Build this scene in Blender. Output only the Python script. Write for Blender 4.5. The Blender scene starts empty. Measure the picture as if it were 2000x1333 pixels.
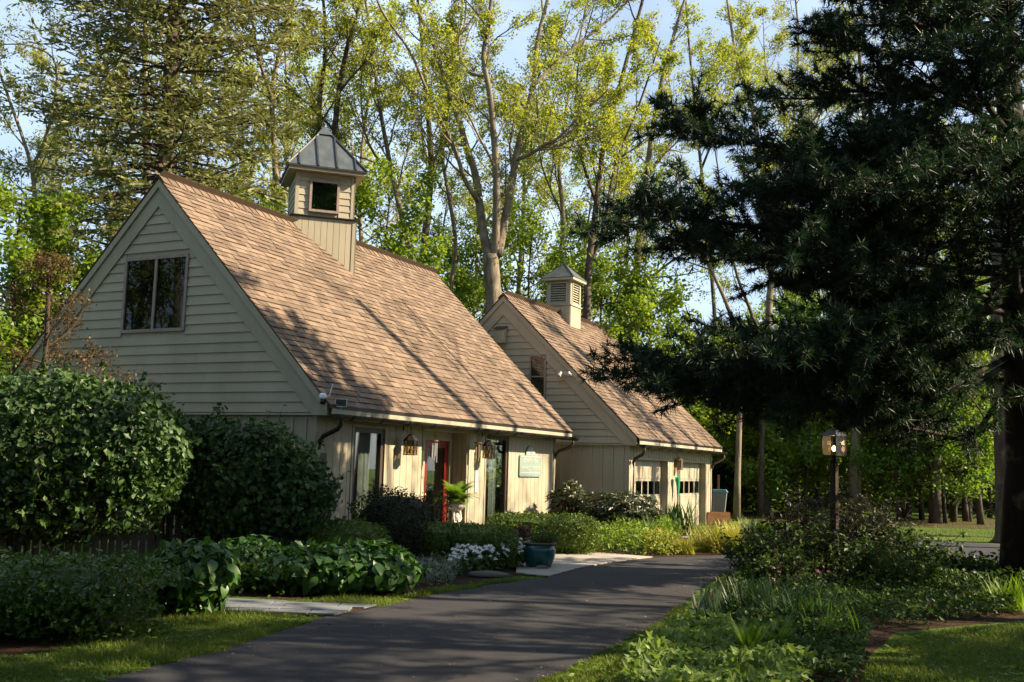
import bpy, math, random
import numpy as np
from mathutils import Vector, Matrix
S = bpy.context.scene
COL = S.collection
R = math.radians
# ------------------------------------------------------------------ camera
FPX, PITCH, ROLL, HCAM = 2032.3, R(6.936), R(1.587), 1.6
_F = np.array([0, math.cos(PITCH), math.sin(PITCH)]); _u = np.array([0, -math.sin(PITCH), math.cos(PITCH)])
_RX = math.cos(ROLL) * np.array([1, 0, 0]) + math.sin(ROLL) * _u
_UP = -math.sin(ROLL) * np.array([1, 0, 0]) + math.cos(ROLL) * _u
CAMP = np.array([0, 0, HCAM])
cam = bpy.data.cameras.new('camera'); cam.sensor_width = 36; cam.lens = FPX / 2000 * 36
cam.clip_start = .1; cam.clip_end = 2000
co = bpy.data.objects.new('camera', cam); COL.objects.link(co)
M = Matrix.Identity(4)
for i in range(3):
    M[i][0], M[i][1], M[i][2], M[i][3] = _RX[i], _UP[i], -_F[i], CAMP[i]
co.matrix_world = M
S.camera = co
# ------------------------------------------------------------------ sky, sun, exposure
TH = R(26.35)
AX = np.array([math.sin(TH), math.cos(TH), 0]); BX = np.array([-math.cos(TH), math.sin(TH), 0])   # along the eaves, along the gable
SUN_EL, SUN_DAZ = R(36), R(22)
_sh = -BX * math.cos(SUN_DAZ) + AX * math.sin(SUN_DAZ)
SUN = np.array([_sh[0] * math.cos(SUN_EL), _sh[1] * math.cos(SUN_EL), math.sin(SUN_EL)])
w = bpy.data.worlds.new('World'); S.world = w; w.use_nodes = True
nt = w.node_tree; nt.nodes.clear()
sky = nt.nodes.new('ShaderNodeTexSky'); sky.sky_type = 'NISHITA'; sky.sun_disc = False
sky.sun_elevation = SUN_EL; sky.sun_rotation = math.atan2(_sh[0], _sh[1]); sky.air_density = 1.0; sky.dust_density = 1.2; sky.ozone_density = 1.5
tc = nt.nodes.new('ShaderNodeTexCoord'); mp = nt.nodes.new('ShaderNodeMapping'); mp.inputs['Scale'].default_value = (1, 1, 2.2)
nz = nt.nodes.new('ShaderNodeTexNoise'); nz.inputs['Scale'].default_value = 3.2; nz.inputs['Detail'].default_value = 6
rp = nt.nodes.new('ShaderNodeValToRGB'); rp.color_ramp.elements[0].position = .36; rp.color_ramp.elements[1].position = .72
rp.color_ramp.elements[0].color = (.34, .34, .34, 1); rp.color_ramp.elements[1].color = (.7, .7, .7, 1)
mx = nt.nodes.new('ShaderNodeMix'); mx.data_type = 'RGBA'; mx.inputs[7].default_value = (7.2, 8.9, 11.6, 1)
bg = nt.nodes.new('ShaderNodeBackground'); bg.inputs['Strength'].default_value = .050
ow = nt.nodes.new('ShaderNodeOutputWorld')
nt.links.new(tc.outputs['Generated'], mp.inputs[0]); nt.links.new(mp.outputs[0], nz.inputs['Vector'])
nt.links.new(nz.outputs[0], rp.inputs[0]); nt.links.new(rp.outputs[0], mx.inputs[0])
nt.links.new(sky.outputs[0], mx.inputs[6]); nt.links.new(mx.outputs[2], bg.inputs[0]); nt.links.new(bg.outputs[0], ow.inputs[0])
sl = bpy.data.lights.new('sun', 'SUN'); sl.energy = 5.0; sl.angle = R(.53); sl.color = (1, .81, .57)
so = bpy.data.objects.new('sun', sl); COL.objects.link(so)
so.rotation_euler = Vector(SUN).to_track_quat('Z', 'Y').to_euler()
S.view_settings.view_transform = 'Standard'; S.view_settings.look = 'None'; S.view_settings.gamma = 1
S.view_settings.exposure = 1.7; S.view_settings.use_curve_mapping = False
S.render.engine = 'CYCLES'
cy = S.cycles; cy.max_bounces = 6; cy.diffuse_bounces = 3; cy.glossy_bounces = 3; cy.transmission_bounces = 4
cy.transparent_max_bounces = 8; cy.use_denoising = True; cy.caustics_reflective = False; cy.caustics_refractive = False
cy.sample_clamp_indirect = 6

# ------------------------------------------------------------------ helpers
def at(px, py, y):
    """point on the sight line of a photo pixel, at ground distance y (metres in front of the viewer)"""
    d = _F * FPX + _RX * (px - 1000) - _UP * (py - 666.5)
    return CAMP + d * (y / d[1])
def gnd(px, py, z=0.0):
    d = _F * FPX + _RX * (px - 1000) - _UP * (py - 666.5)
    return CAMP + d * ((z - HCAM) / d[2])
class MB:
    def __init__(s): s.v = []; s.f = {}; s.n = 0
    def add(s, V, *Fs):
        V = np.asarray(V, dtype=np.float64).reshape(-1, 3)
        for F in Fs:
            F = np.asarray(F, dtype=np.int64)
            if F.ndim == 1: F = F[None]
            s.f.setdefault(F.shape[1], []).append(F + s.n)
        s.v.append(V); s.n += len(V); return s
    def polys(s, V, faces):
        by = {}
        for f in faces: by.setdefault(len(f), []).append(f)
        return s.add(V, *[np.array(x) for x in by.values()])
    def box(s, x0, x1, y0, y1, z0, z1):
        V = [(x, y, z) for z in (z0, z1) for y in (y0, y1) for x in (x0, x1)]
        return s.add(V, [(0, 2, 3, 1), (4, 5, 7, 6), (0, 1, 5, 4), (2, 6, 7, 3), (0, 4, 6, 2), (1, 3, 7, 5)])
    def hexa(s, V):   # 8 points ordered like box
        return s.add(V, [(0, 2, 3, 1), (4, 5, 7, 6), (0, 1, 5, 4), (2, 6, 7, 3), (0, 4, 6, 2), (1, 3, 7, 5)])
    def prism(s, pts, axis, c0, c1):
        """2D outline extruded along an axis: 'x' -> pts are (y,z); 'y' -> (x,z); 'z' -> (x,y)"""
        n = len(pts)
        def p3(p, c): return {'x': (c, p[0], p[1]), 'y': (p[0], c, p[1]), 'z': (p[0], p[1], c)}[axis]
        V = [p3(p, c0) for p in pts] + [p3(p, c1) for p in pts]
        F = [tuple(range(n - 1, -1, -1)), tuple(range(n, 2 * n))] + [(i, (i + 1) % n, n + (i + 1) % n, n + i) for i in range(n)]
        return s.polys(V, F)
    def tube(s, pts, rad, sides=6, cap=True):
        P = np.asarray(pts, float); n = len(P); rad = np.broadcast_to(np.asarray(rad, float), (n,))
        T = np.gradient(P, axis=0); T /= np.linalg.norm(T, axis=1)[:, None] + 1e-12
        ref = np.array([0, 0, 1.]) if abs(T[:, 2]).mean() < .85 else np.array([1., 0, 0])
        U = np.cross(T, ref); U /= np.linalg.norm(U, axis=1)[:, None] + 1e-12; W = np.cross(T, U)
        a = np.arange(sides) * 2 * math.pi / sides
        V = P[:, None] + rad[:, None, None] * (np.cos(a)[None, :, None] * U[:, None] + np.sin(a)[None, :, None] * W[:, None])
        i = np.arange(n - 1)[:, None] * sides; j = np.arange(sides)[None]; k = (j + 1) % sides
        F = np.stack([i + j, i + k, i + sides + k, i + sides + j], -1).reshape(-1, 4)
        s.add(V.reshape(-1, 3), F)
        if cap: s.f.setdefault(sides, []).append(np.array([np.arange(sides)[::-1] + s.n - n * sides, np.arange(sides) + s.n - sides]))
        return s
    def lathe(s, prof, c=(0, 0, 0), sides=24):
        a = np.arange(sides) * 2 * math.pi / sides; n = len(prof)
        V = np.array([[(c[0] + r * math.cos(t), c[1] + r * math.sin(t), c[2] + z) for t in a] for r, z in prof])
        i = np.arange(n - 1)[:, None] * sides; j = np.arange(sides)[None]; k = (j + 1) % sides
        F = np.stack([i + j, i + k, i + sides + k, i + sides + j], -1).reshape(-1, 4)
        return s.add(V.reshape(-1, 3), F)
    def mesh(s, name, mat=None, smooth=False):
        me = bpy.data.meshes.new(name)
        V = np.concatenate(s.v).astype(np.float32)
        Fs = [np.concatenate(x) for x in s.f.values()]
        loops = np.concatenate([F.ravel() for F in Fs]).astype(np.int32)
        tot = np.concatenate([np.full(len(F), F.shape[1]) for F in Fs]); st = np.concatenate([[0], np.cumsum(tot)[:-1]]).astype(np.int32)
        me.vertices.add(len(V)); me.vertices.foreach_set('co', V.ravel())
        me.loops.add(len(loops)); me.loops.foreach_set('vertex_index', loops)
        me.polygons.add(len(tot)); me.polygons.foreach_set('loop_start', st)
        me.polygons.foreach_set('use_smooth', np.full(len(tot), bool(smooth)))
        me.update(calc_edges=True)
        if mat: me.materials.append(mat)
        return me
    def build(s, name, mat, parent=None, smooth=False):
        return obj(name, s.mesh(name, mat, smooth), parent)
def obj(name, me, parent=None, loc=None, rotz=None):
    o = bpy.data.objects.new(name, me); COL.objects.link(o)
    if parent: o.parent = parent
    if loc is not None: o.location = [float(x) for x in loc]
    if rotz is not None: o.rotation_euler = (0, 0, rotz)
    return o
def tag(o, label=None, cat=None, group=None, kind=None):
    for k, v in (('label', label), ('category', cat), ('group', group), ('kind', kind)):
        if v: o[k] = v
    return o
def thing(name, label, cat, loc=(0, 0, 0), rotz=0, group=None):
    o = bpy.data.objects.new(name, None); COL.objects.link(o)
    o.location = [float(x) for x in loc]; o.rotation_euler = (0, 0, rotz); o.empty_display_size = .2
    return tag(o, label, cat, group)
def stuff(o): o['kind'] = 'stuff'; return o
def box(name, mat, parent, *b): return MB().box(*b).build(name, mat, parent)

# ------------------------------------------------------------------ materials
class NT:
    def __init__(s, name):
        s.m = bpy.data.materials.new(name); s.m.use_nodes = True; s.t = s.m.node_tree; s.t.nodes.clear()
        s.o = s.n('OutputMaterial')
    def n(s, t, **k):
        x = s.t.nodes.new('ShaderNode' + t)
        for a, b in k.items():
            if hasattr(x, a): setattr(x, a, b)
            else: x.inputs[a].default_value = b
        return x
    def l(s, a, b): s.t.links.new(a, b)
    def math(s, op, a, b=None):
        x = s.n('Math', operation=op)
        for i, v in enumerate((a, b)):
            if v is None: continue
            if isinstance(v, (int, float)): x.inputs[i].default_value = v
            else: s.l(v, x.inputs[i])
        return x.outputs[0]
    def noise(s, scale, detail=3, stretch=None, rough=.6):
        g = s.n('NewGeometry'); v = g.outputs['Position']
        if stretch:
            mp = s.n('Mapping'); mp.inputs['Scale'].default_value = stretch; s.l(v, mp.inputs[0]); v = mp.outputs[0]
        z = s.n('TexNoise'); z.inputs['Scale'].default_value = scale; z.inputs['Detail'].default_value = detail; z.inputs['Roughness'].default_value = rough
        s.l(v, z.inputs['Vector']); return z.outputs[0]
    def mix(s, f, a, b):
        x = s.n('Mix', data_type='RGBA')
        for i, v in ((0, f), (6, a), (7, b)):
            if isinstance(v, (int, float)): x.inputs[i].default_value = v
            elif isinstance(v, tuple): x.inputs[i].default_value = (*v, 1) if len(v) == 3 else v
            else: s.l(v, x.inputs[i])
        return x.outputs[2]
    def rand(s):
        g = s.n('NewGeometry'); o = s.n('ObjectInfo')
        return s.math('FRACT', s.math('ADD', g.outputs['Random Per Island'], o.outputs['Random']))
    def ramp(s, f, lo, hi):
        x = s.n('MapRange'); s.l(f, x.inputs[0]); x.inputs[1].default_value = lo; x.inputs[2].default_value = hi; return x.outputs[0]
    def bump(s, h, strength=.3, dist=.02):
        b = s.n('Bump'); b.inputs['Strength'].default_value = strength; b.inputs['Distance'].default_value = dist; s.l(h, b.inputs['Height']); return b.outputs[0]
    def pbr(s, col, rough=.7, spec=.3, metal=0, normal=None, **kw):
        p = s.n('BsdfPrincipled')
        for k, v in (('Base Color', col), ('Roughness', rough), ('Specular IOR Level', spec), ('Metallic', metal)):
            if isinstance(v, tuple): p.inputs[k].default_value = (*v, 1)
            elif isinstance(v, (int, float)): p.inputs[k].default_value = v
            else: s.l(v, p.inputs[k])
        for k, v in kw.items(): p.inputs[k.replace('_', ' ')].default_value = v
        if normal: s.l(normal, p.inputs['Normal'])
        return p.outputs[0]
    def out(s, sh): s.l(sh, s.o.inputs[0]); return s.m
def dk(c, k): return tuple(x * k for x in c)
def plain(name, c, rough=.6, spec=.3, metal=0, var=.25, scale=8, bump=0, stretch=None, bscale=60, rnd=0.0):
    t = NT(name); n = t.ramp(t.noise(scale, 4, stretch), .3, .7)
    col = t.mix(n, dk(c, 1 - var), dk(c, 1 + var * .6))
    if rnd: col = t.mix(t.rand(), t.mix(.5, col, dk(c, 1 - rnd)), t.mix(.5, col, dk(c, 1 + rnd)))
    nm = t.bump(t.noise(bscale, 3, stretch), bump) if bump else None
    return t.out(t.pbr(col, rough, spec, metal, nm))
def leafmat(name, c1, c2, trans=.4, rough=.5, spec=.25, tboost=(1.5, 1.5, .7), clump=1.2, camt=.4):
    t = NT(name)
    f = t.math('ADD', t.math('MULTIPLY', t.rand(), 1 - camt), t.math('MULTIPLY', t.ramp(t.noise(clump, 2), .35, .65), camt))
    c = t.mix(f, c1, c2)
    tc_ = t.n('Mix', data_type='RGBA', blend_type='MULTIPLY'); tc_.inputs[0].default_value = 1; t.l(c, tc_.inputs[6]); tc_.inputs[7].default_value = (*tboost, 1)
    tr = t.n('BsdfTranslucent'); t.l(tc_.outputs[2], tr.inputs[0])
    mxs = t.n('MixShader'); mxs.inputs[0].default_value = trans
    t.l(t.pbr(c, rough, spec), mxs.inputs[1]); t.l(tr.outputs[0], mxs.inputs[2])
    return t.out(mxs.outputs[0])
def glassmat(name, tint=(.75, .8, .78), refl=.05, fr=.4):
    t = NT(name); a = t.n('BsdfTransparent'); a.inputs[0].default_value = (*tint, 1)
    g = t.n('BsdfGlossy'); g.inputs['Roughness'].default_value = .015; g.inputs[0].default_value = (.95, .97, 1, 1)
    lw = t.n('LayerWeight'); lw.inputs[0].default_value = .25
    f = t.math('ADD', t.math('MULTIPLY', lw.outputs['Fresnel'], fr), refl)
    m = t.n('MixShader'); t.l(f, m.inputs[0]); t.l(a.outputs[0], m.inputs[1]); t.l(g.outputs[0], m.inputs[2]); return t.out(m.outputs[0])
def emat(name, c, s):
    t = NT(name); e = t.n('Emission'); e.inputs[0].default_value = (*c, 1); e.inputs[1].default_value = s; return t.out(e.outputs[0])

PAINT = (.352, .318, .232)
def paintmat(name, c):
    t = NT(name)
    n1 = t.ramp(t.noise(1.6, 5, (1, 1, .35)), .3, .75); n2 = t.noise(22, 3, (1, 1, .12)); r = t.rand()
    col = t.mix(n1, dk(c, .78), dk(c, 1.08))
    zz = t.n('SeparateXYZ'); t.l(t.n('NewGeometry').outputs['Position'], zz.inputs[0]); dirt = t.math('MULTIPLY', t.ramp(t.math('ADD', zz.outputs['Z'], t.math('MULTIPLY', t.noise(5, 3), .6)), .85, .30), .5)
    col = t.mix(dirt, col, (.12, .105, .07))
    col = t.mix(t.math('MULTIPLY', t.ramp(n2, .55, .8), .35), col, dk(c, .62))
    col = t.mix(r, t.mix(.35, col, dk(c, .85)), t.mix(.35, col, dk(c, 1.12)))
    nm = t.bump(t.noise(40, 3, (1, 1, .06)), .12, .01)
    return t.out(t.pbr(col, .62, .3, 0, nm))
M_PAINT = paintmat('house_paint', PAINT)
M_TRIM = paintmat('trim_paint', (.335, .305, .225))
def shinglemat():
    t = NT('asphalt_shingle')
    r = t.rand(); g = t.noise(160, 2); s = t.ramp(t.noise(.5, 4), .3, .7)
    r2 = t.math('FRACT', t.math('MULTIPLY', r, 7.31))
    c = t.mix(r, (.105, .078, .057), (.202, .147, .107))
    c = t.mix(t.math('MULTIPLY', t.math('GREATER_THAN', r2, .72), .5), c, (.062, .044, .036))
    c = t.mix(t.math('MULTIPLY', t.ramp(g, .35, .75), .45), c, (.19, .142, .10))
    c = t.mix(t.math('MULTIPLY', s, .22), c, (.11, .08, .06))
    return t.out(t.pbr(c, .92, .15, 0, t.bump(g, .4, .006)))
M_SHINGLE = shinglemat()
M_BRONZE = plain('dark_bronze_gutter', (.013, .010, .008), .5, .3, 0, .3, 6)
M_COPPER = plain('brown_downspout', (.045, .026, .018), .5, .4, 0, .35, 5, stretch=(1, 1, .3))
def tinmat():
    t = NT('weathered_metal_roof'); n = t.ramp(t.noise(5, 5, (1, 1, .5)), .3, .7); n2 = t.ramp(t.noise(26, 3), .6, .8)
    c = t.mix(n, (.045, .056, .06), (.09, .105, .105)); c = t.mix(t.math('MULTIPLY', n2, .4), c, (.24, .22, .18))
    return t.out(t.pbr(c, .5, .4, .25))
M_TIN = tinmat()
M_TINDK = plain('dark_metal_seam', (.045, .05, .055), .45, .5, .5, .3, 9)
M_WINFRAME = plain('taupe_window_frame', (.26, .20, .17), .55, .3, 0, .2, 9)
M_DARKWOOD = plain('dark_brown_frame', (.05, .033, .023), .5, .35, 0, .3, 9, stretch=(1, 1, .1))
M_GLASS = glassmat('window_glass'); M_GLASSD = glassmat('dark_window_glass', (.6, .65, .65), .012, .16); M_GLASSR = glassmat('reflecting_window_glass', (.7, .78, .8), .20, .5); M_GLASS2 = glassmat('lantern_glass', (.62, .52, .36), .03, .2)
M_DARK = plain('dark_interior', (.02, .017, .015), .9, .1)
M_ROOM = plain('room_wall', (.12, .105, .085), .9, .1)
M_CURTAIN = plain('sheer_curtain', (.42, .42, .40), .9, .1, 0, .25, 30, stretch=(6, 6, .1))
M_RED = plain('red_door_paint', (.20, .014, .009), .4, .45, 0, .25, 4, stretch=(1, 1, .2))
M_IRON = plain('black_iron', (.018, .016, .015), .5, .5, .5, .3, 12)
M_WHITE = plain('white_plastic', (.75, .75, .74), .4, .4, 0, .06)
M_BLACK = plain('black_plastic', (.012, .012, .013), .3, .5)
M_ASPH = None
def barkmat(name, c1, c2, sc=7):
    t = NT(name); n = t.ramp(t.noise(sc, 5, (1, 1, .25)), .3, .7); l = t.ramp(t.noise(2.2, 4), .55, .7)
    c = t.mix(n, c1, c2); c = t.mix(t.math('MULTIPLY', l, .4), c, (.22, .225, .15))
    return t.out(t.pbr(c, .9, .15, 0, t.bump(t.noise(sc * 3, 4, (1, 1, .2)), .6, .03)))
M_BARK = barkmat('grey_brown_bark', (.085, .067, .048), (.25, .21, .15))
M_BARK2 = barkmat('dark_bark', (.035, .026, .02), (.11, .085, .065))
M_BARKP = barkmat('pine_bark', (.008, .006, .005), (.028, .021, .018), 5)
# ------------------------------------------------------------------ houses (local x = along the eaves away from the viewer, y = along the gable, z up)
ROTH = R(90) - TH
def wall_grid(name, mat, parent, us, zs, holes, c0, c1, axis):
    """a wall with openings as one connected mesh; us: breaks along the wall, holes: (u0,u1,z0,z1)"""
    m = MB(); us = sorted(set(us) | {h[0] for h in holes} | {h[1] for h in holes}); zs = sorted(set(zs) | {h[2] for h in holes} | {h[3] for h in holes})
    V = []; idx = {}; F = []
    def vid(i, j, c):
        k = (i, j, c)
        if k not in idx:
            idx[k] = len(V); cc = c1 if c else c0
            V.append((us[i], cc, zs[j]) if axis == 'y' else (cc, us[i], zs[j]))
        return idx[k]
    def solid(i, j):
        if not (0 <= i < len(us) - 1 and 0 <= j < len(zs) - 1): return False
        u, z = (us[i] + us[i + 1]) / 2, (zs[j] + zs[j + 1]) / 2
        return not any(h[0] < u < h[1] and h[2] < z < h[3] for h in holes)
    for i in range(len(us) - 1):
        for j in range(len(zs) - 1):
            if not solid(i, j): continue
            for c in (0, 1): F.append([vid(i, j, c), vid(i + 1, j, c), vid(i + 1, j + 1, c), vid(i, j + 1, c)])
            for di, dj, p, q in ((-1, 0, (i, j), (i, j + 1)), (1, 0, (i + 1, j), (i + 1, j + 1)), (0, -1, (i, j), (i + 1, j)), (0, 1, (i, j + 1), (i + 1, j + 1))):
                if not solid(i + di, j + dj): F.append([vid(*p, 0), vid(*q, 0), vid(*q, 1), vid(*p, 1)])
    return m.polys(V, F).build(name, mat, parent)

class House:
    def __init__(s, root, L, W, apex, eaveY, eaveZ, base, over=(-.1, .25)):
        s.o = root; s.L = L; s.W = W; s.ay, s.az = W / 2, apex; s.ey, s.ez = eaveY, eaveZ; s.zb = base
        s.sl = (apex - eaveZ) / (s.ay - eaveY); s.over = over
    def zr(s, y): return s.az - s.sl * abs(y - s.ay)
    def yr(s, z, v=0): return s.ay - (s.az - v - z) / s.sl       # right-hand (small y) roof line lowered by v
    def gable(s, wins, expo, off=0.0):
        zb = s.zb
        pts = [(0, 0), (s.W, 0), (s.W, s.zr(s.W) - .12), (s.ay, s.az - .14), (0, s.zr(0) - .12)]
        s.gw = MB().prism([(0, 0), (s.W, 0), (s.W, zb), (0, zb)], 'x', .03, .15).build('gable_wall', M_PAINT, s.o)
        up = MB().prism([(s.ey + .08, zb), (s.W - s.ey - .08, zb), (s.W - s.ey - .08, s.zr(s.ey + .08) - .1), (s.ay, s.az - .12), (s.ey + .08, s.zr(s.ey + .08) - .1)], 'x', 0, .14).build('gable_end', M_PAINT, s.o)
        z = zb + .02; rj = random.Random(int(s.L * 10))
        while z < s.az - .5:
            z1 = z + expo + .014
            y0, y1 = s.yr(z, .40), s.yr(z1, .40)
            if y1 > s.ay - .02: y1 = s.ay - .02
            if y0 > s.ay - .06: break
            spans = [(y0, 2 * s.ay - y0, y1, 2 * s.ay - y1)]
            for (a, b, c, d) in wins:
                if c < z1 - .01 and z + .01 < d:
                    spans = [(spans[0][0], a, spans[0][2], a), (b, spans[-1][1], b, spans[-1][3])]
            sp2 = []
            for (p, q, p1, q1) in spans:          # butt joints in the longer courses
                if q - p > 2.2:
                    j_ = rj.uniform(p + .7, q - .7); sp2 += [(p, j_ - .002, p1, j_ - .002), (j_ + .002, q, j_ + .002, q1)]
                else: sp2.append((p, q, p1, q1))
            for (p, q, p1, q1) in sp2:
                m = MB(); xo, xi = -.030, -.006
                m.hexa([(xo, p, z), (.0, p, z), (xo, q, z), (.0, q, z), (xi, p1, z1), (.0, p1, z1), (xi, q1, z1), (.0, q1, z1)])
                m.build('siding_board', M_PAINT, up)
            z += expo
        # rake trim: barge board and frieze board on each side, water table at the foot
        for sgn in (1, -1):
            def Y(y): return y if sgn == 1 else 2 * s.ay - y
            for nm, v0, v1, xa, xb in (('barge_board', .045, .20, -.085, -.001), ('frieze_board', .20, .56, -.05, -.001)):
                a = [(s.ay, s.az - v0), (s.ay, s.az - v1), (s.yr(zb + .003, v1), zb + .003)]
                ylo = s.ey + .05
                if nm == 'barge_board': a += [(ylo, max(zb + .003, s.zr(ylo) - v1)), (ylo, s.zr(ylo) - v0)] if s.yr(zb + .003, v1) < ylo else [(ylo, zb + .003), (ylo, s.zr(ylo) - v0)]
                else: a += [(max(ylo, s.yr(zb + .003, v0)), zb + .003)] + ([(ylo, s.zr(ylo) - v0)] if s.yr(zb + .003, v0) < ylo else [])
                if sgn == -1: a = [(Y(y), z) for y, z in a][::-1]
                MB().prism(a, 'x', xa, xb).build(nm, M_TRIM, s.o)
        box('water_table', M_TRIM, s.o, -.055, .03, s.ey + .06, s.W - s.ey - .06, zb - .03, zb + .001)
    def battens(s, parent, y0, y1, z0, z1, step, skip=(), face='x', off=.03, wd=.045, th=.022):
        y = y0 + step * .5
        while y < y1:
            for (za, zc) in ([(z0, z1)] if not any(a - .03 < y < b + .03 for a, b, c, d in skip) else [(d + .03, z1) for a, b, c, d in skip if a - .03 < y < b + .03]):
                if zc - za > .04:
                    if face == 'x': box('batten', M_PAINT, parent, off - th, off - .001, y - wd / 2, y + wd / 2, za, zc)
                    else: box('batten', M_PAINT, parent, y - wd / 2, y + wd / 2, off - th, off - .001, za, zc)
            y += step
    def roof(s, expo=.143, tab=.30, nind=300, seed=3):
        rng = random.Random(seed); x0, x1 = s.over[0], s.L + s.over[1]
        th = .09
        decks = []
        for sgn in (1, -1):
            def Y(y): return y if sgn == 1 else 2 * s.ay - y
            p = [(s.ay, s.az - .02), (s.ay, s.az - .02 - th * 1.4), (s.ey + .02, s.ez - .02 - th * 1.2), (s.ey, s.ez - .02)]
            p = [(Y(y), z) for y, z in p]
            decks.append(MB().prism(p if sgn == 1 else p[::-1], 'x', x0 + .045, x1 - .02).build('roof_deck', M_DARKWOOD, s.o))
            box('drip_edge', M_BRONZE, s.o, x0 - .004, x1 + .004, min(Y(s.ey - .03), Y(s.ey + .03)), max(Y(s.ey - .03), Y(s.ey + .03)), s.ez - .075, s.ez - .012)
        # shingles: each one a wedge, butt edge proud
        slope = math.hypot(s.ay - s.ey, s.az - s.ez); ux = np.array([0, (s.ay - s.ey) / slope, (s.az - s.ez) / slope]); un = np.array([0, -ux[2], ux[1]])
        rows = int(slope / expo)
        e = slope / rows
        O = np.array([0, s.ey - .02, s.ez - .02 - .02 * s.sl])
        variants = []
        def wedge(wd, t):
            m = MB(); L_ = e * 1.35
            P = lambda x, d, h: (x, *(ux * d + un * h)[1:])
            m.hexa([P(0, 0, .003), P(wd, 0, .003), P(0, 0, t), P(wd, 0, t), P(0, L_, .0), P(wd, L_, .0), P(0, L_, .004), P(wd, L_, .004)])
            return m
        widths = [.15, .19, .23, .27, .31]
        vm = {}
        far = MB(); left = MB(); cnt = 0
        for r_ in range(rows + 1):
            base = O + ux * (r_ * e) + un * (.004 + .001 * rng.random())
            x = x0 - .015 - rng.random() * .2 * 0
            first = True
            while x < x1 + .005:
                wd = rng.choice(widths); wd = wd * rng.uniform(.5, 1) if first and r_ % 2 else wd
                wd = min(round(wd, 3), x1 + .015 - x)
                t = rng.choice((.020, .026, .034))
                if x < x0 + 6 * tab * .9 and cnt < nind and wd > .08:
                    k = (min(widths, key=lambda q: abs(q - wd)), t)
                    if first or k[0] > wd: k = (max([q for q in widths if q <= wd] or [.15]), t)
                    if k not in vm: vm[k] = wedge(k[0] - .005, t).mesh('shingle', M_SHINGLE)
                    obj('shingle', vm[k], decks[0], base + np.array([x, 0, 0])); x += k[0]; cnt += 1; first = False; continue
                m = wedge(max(wd - .005, .02), t)
                far.add(np.concatenate(m.v) + base + np.array([x, 0, 0]), m.f[4][0])
                x += wd; first = False
            # the far slope, seen only from elsewhere
        stuff(far.build('shingle_field', M_SHINGLE, decks[0]))
        for r_ in range(rows + 1):
            base = O + ux * (r_ * e) + un * .004; m = wedge(x1 - x0 + .02, .016); V = np.concatenate(m.v) + base + np.array([x0 - .01, 0, 0]); V[:, 1] = 2 * s.ay - V[:, 1]
            left.add(V, m.f[4][0][:, ::-1])
        stuff(left.build('shingle_field', M_SHINGLE, decks[1]))
        # ridge caps
        x = x0 - .02; k = 0
        capw = .16
        m = MB(); dz = capw * s.sl
        L_ = .21
        for i, (xa, h) in enumerate(((0, .03), (L_ + .05, .008))):
            pass
        prof = lambda xx, h: [(xx, -capw, -dz + h), (xx, 0, h), (xx, capw, -dz + h), (xx, capw, -dz + h - .012), (xx, 0, h - .012), (xx, -capw, -dz + h - .012)]
        m.polys(prof(0, .052) + prof(L_ + .05, .026), [(0, 1, 7, 6), (1, 2, 8, 7), (0, 6, 11, 5), (2, 3, 9, 8), (5, 4, 1, 0), (4, 3, 2, 1), (6, 7, 10, 11), (7, 8, 9, 10)])
        me = m.mesh('ridge_cap', M_SHINGLE)
        while x < x1:
            obj('ridge_cap', me, decks[0], (x, s.ay, s.az)); x += L_; k += 1
        return decks[0]
    def eave(s, sp_left=True, both=True):
        x0, x1 = s.over[0] + .06, s.L + s.over[1] - .02
        box('fascia_board', M_TRIM, s.o, x0, x1, s.ey - .020, s.ey - .002, s.ez - .185, s.ez - .077)
        box('soffit', M_TRIM, s.o, x0 + .1, x1 - .1, s.ey + .0, .03, s.ez - .174, s.ez - .150)
        # half-round gutter hung below the fascia
        m = MB(); n = 9; yc, zc, r_ = s.ey - .104, s.ez - .172, .082
        V = []
        a = [math.pi + math.pi * i / (n - 1) for i in range(n)]
        for xx in (x0 - .03, x1 + .10):
            for rr in (r_, r_ - .006): V += [(xx, yc + rr * math.cos(t), zc + rr * math.sin(t)) for t in a]
        F = []
        for i in range(n - 1):
            F += [(i, i + 1, 2 * n + i + 1, 2 * n + i), (n + i + 1, n + i, 3 * n + i, 3 * n + i + 1), (i + 1, i, n + i, n + i + 1), (2 * n + i, 2 * n + i + 1, 3 * n + i + 1, 3 * n + i)]
        F += [(0, 2 * n, 3 * n, n), (n - 1, 2 * n - 1, 4 * n - 1, 3 * n - 1)]
        F += [tuple(range(n)), tuple(range(2 * n, 3 * n))]
        g = m.polys(V, F).build('gutter', M_BRONZE, s.o)
        x = x0 + .4
        bk = MB().tube([(0, yc + .09 * math.cos(t), zc + .09 * math.sin(t)) for t in [math.pi * (1 + i / 8) for i in range(9)]] + [(0, yc + .095, zc + .03)], .007, 5).mesh('gutter_bracket', M_BRONZE)
        while x < x1: obj('gutter_bracket', bk, g, (x, 0, 0)); x += .9
        return yc, zc
    def downspout(s, x_top, x_wall, yc, zc, mat=M_COPPER, foot=True):
        pts = [(x_top, yc, zc - .03), (x_top, yc, zc - .16), (x_top + (x_wall - x_top) * .15, yc + (-.075 - yc) * .15, zc - .24), (x_top + (x_wall - x_top) * .85, yc + (-.075 - yc) * .85, zc - .36),
               (x_wall, -.075, zc - .45), (x_wall, -.075, zc - .6), (x_wall, -.075, .22), (x_wall, -.10, .12), (x_wall, -.32, .06)]
        return MB().tube(pts, .04, 10).build('downspout', mat, s.o, smooth=True)
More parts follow.
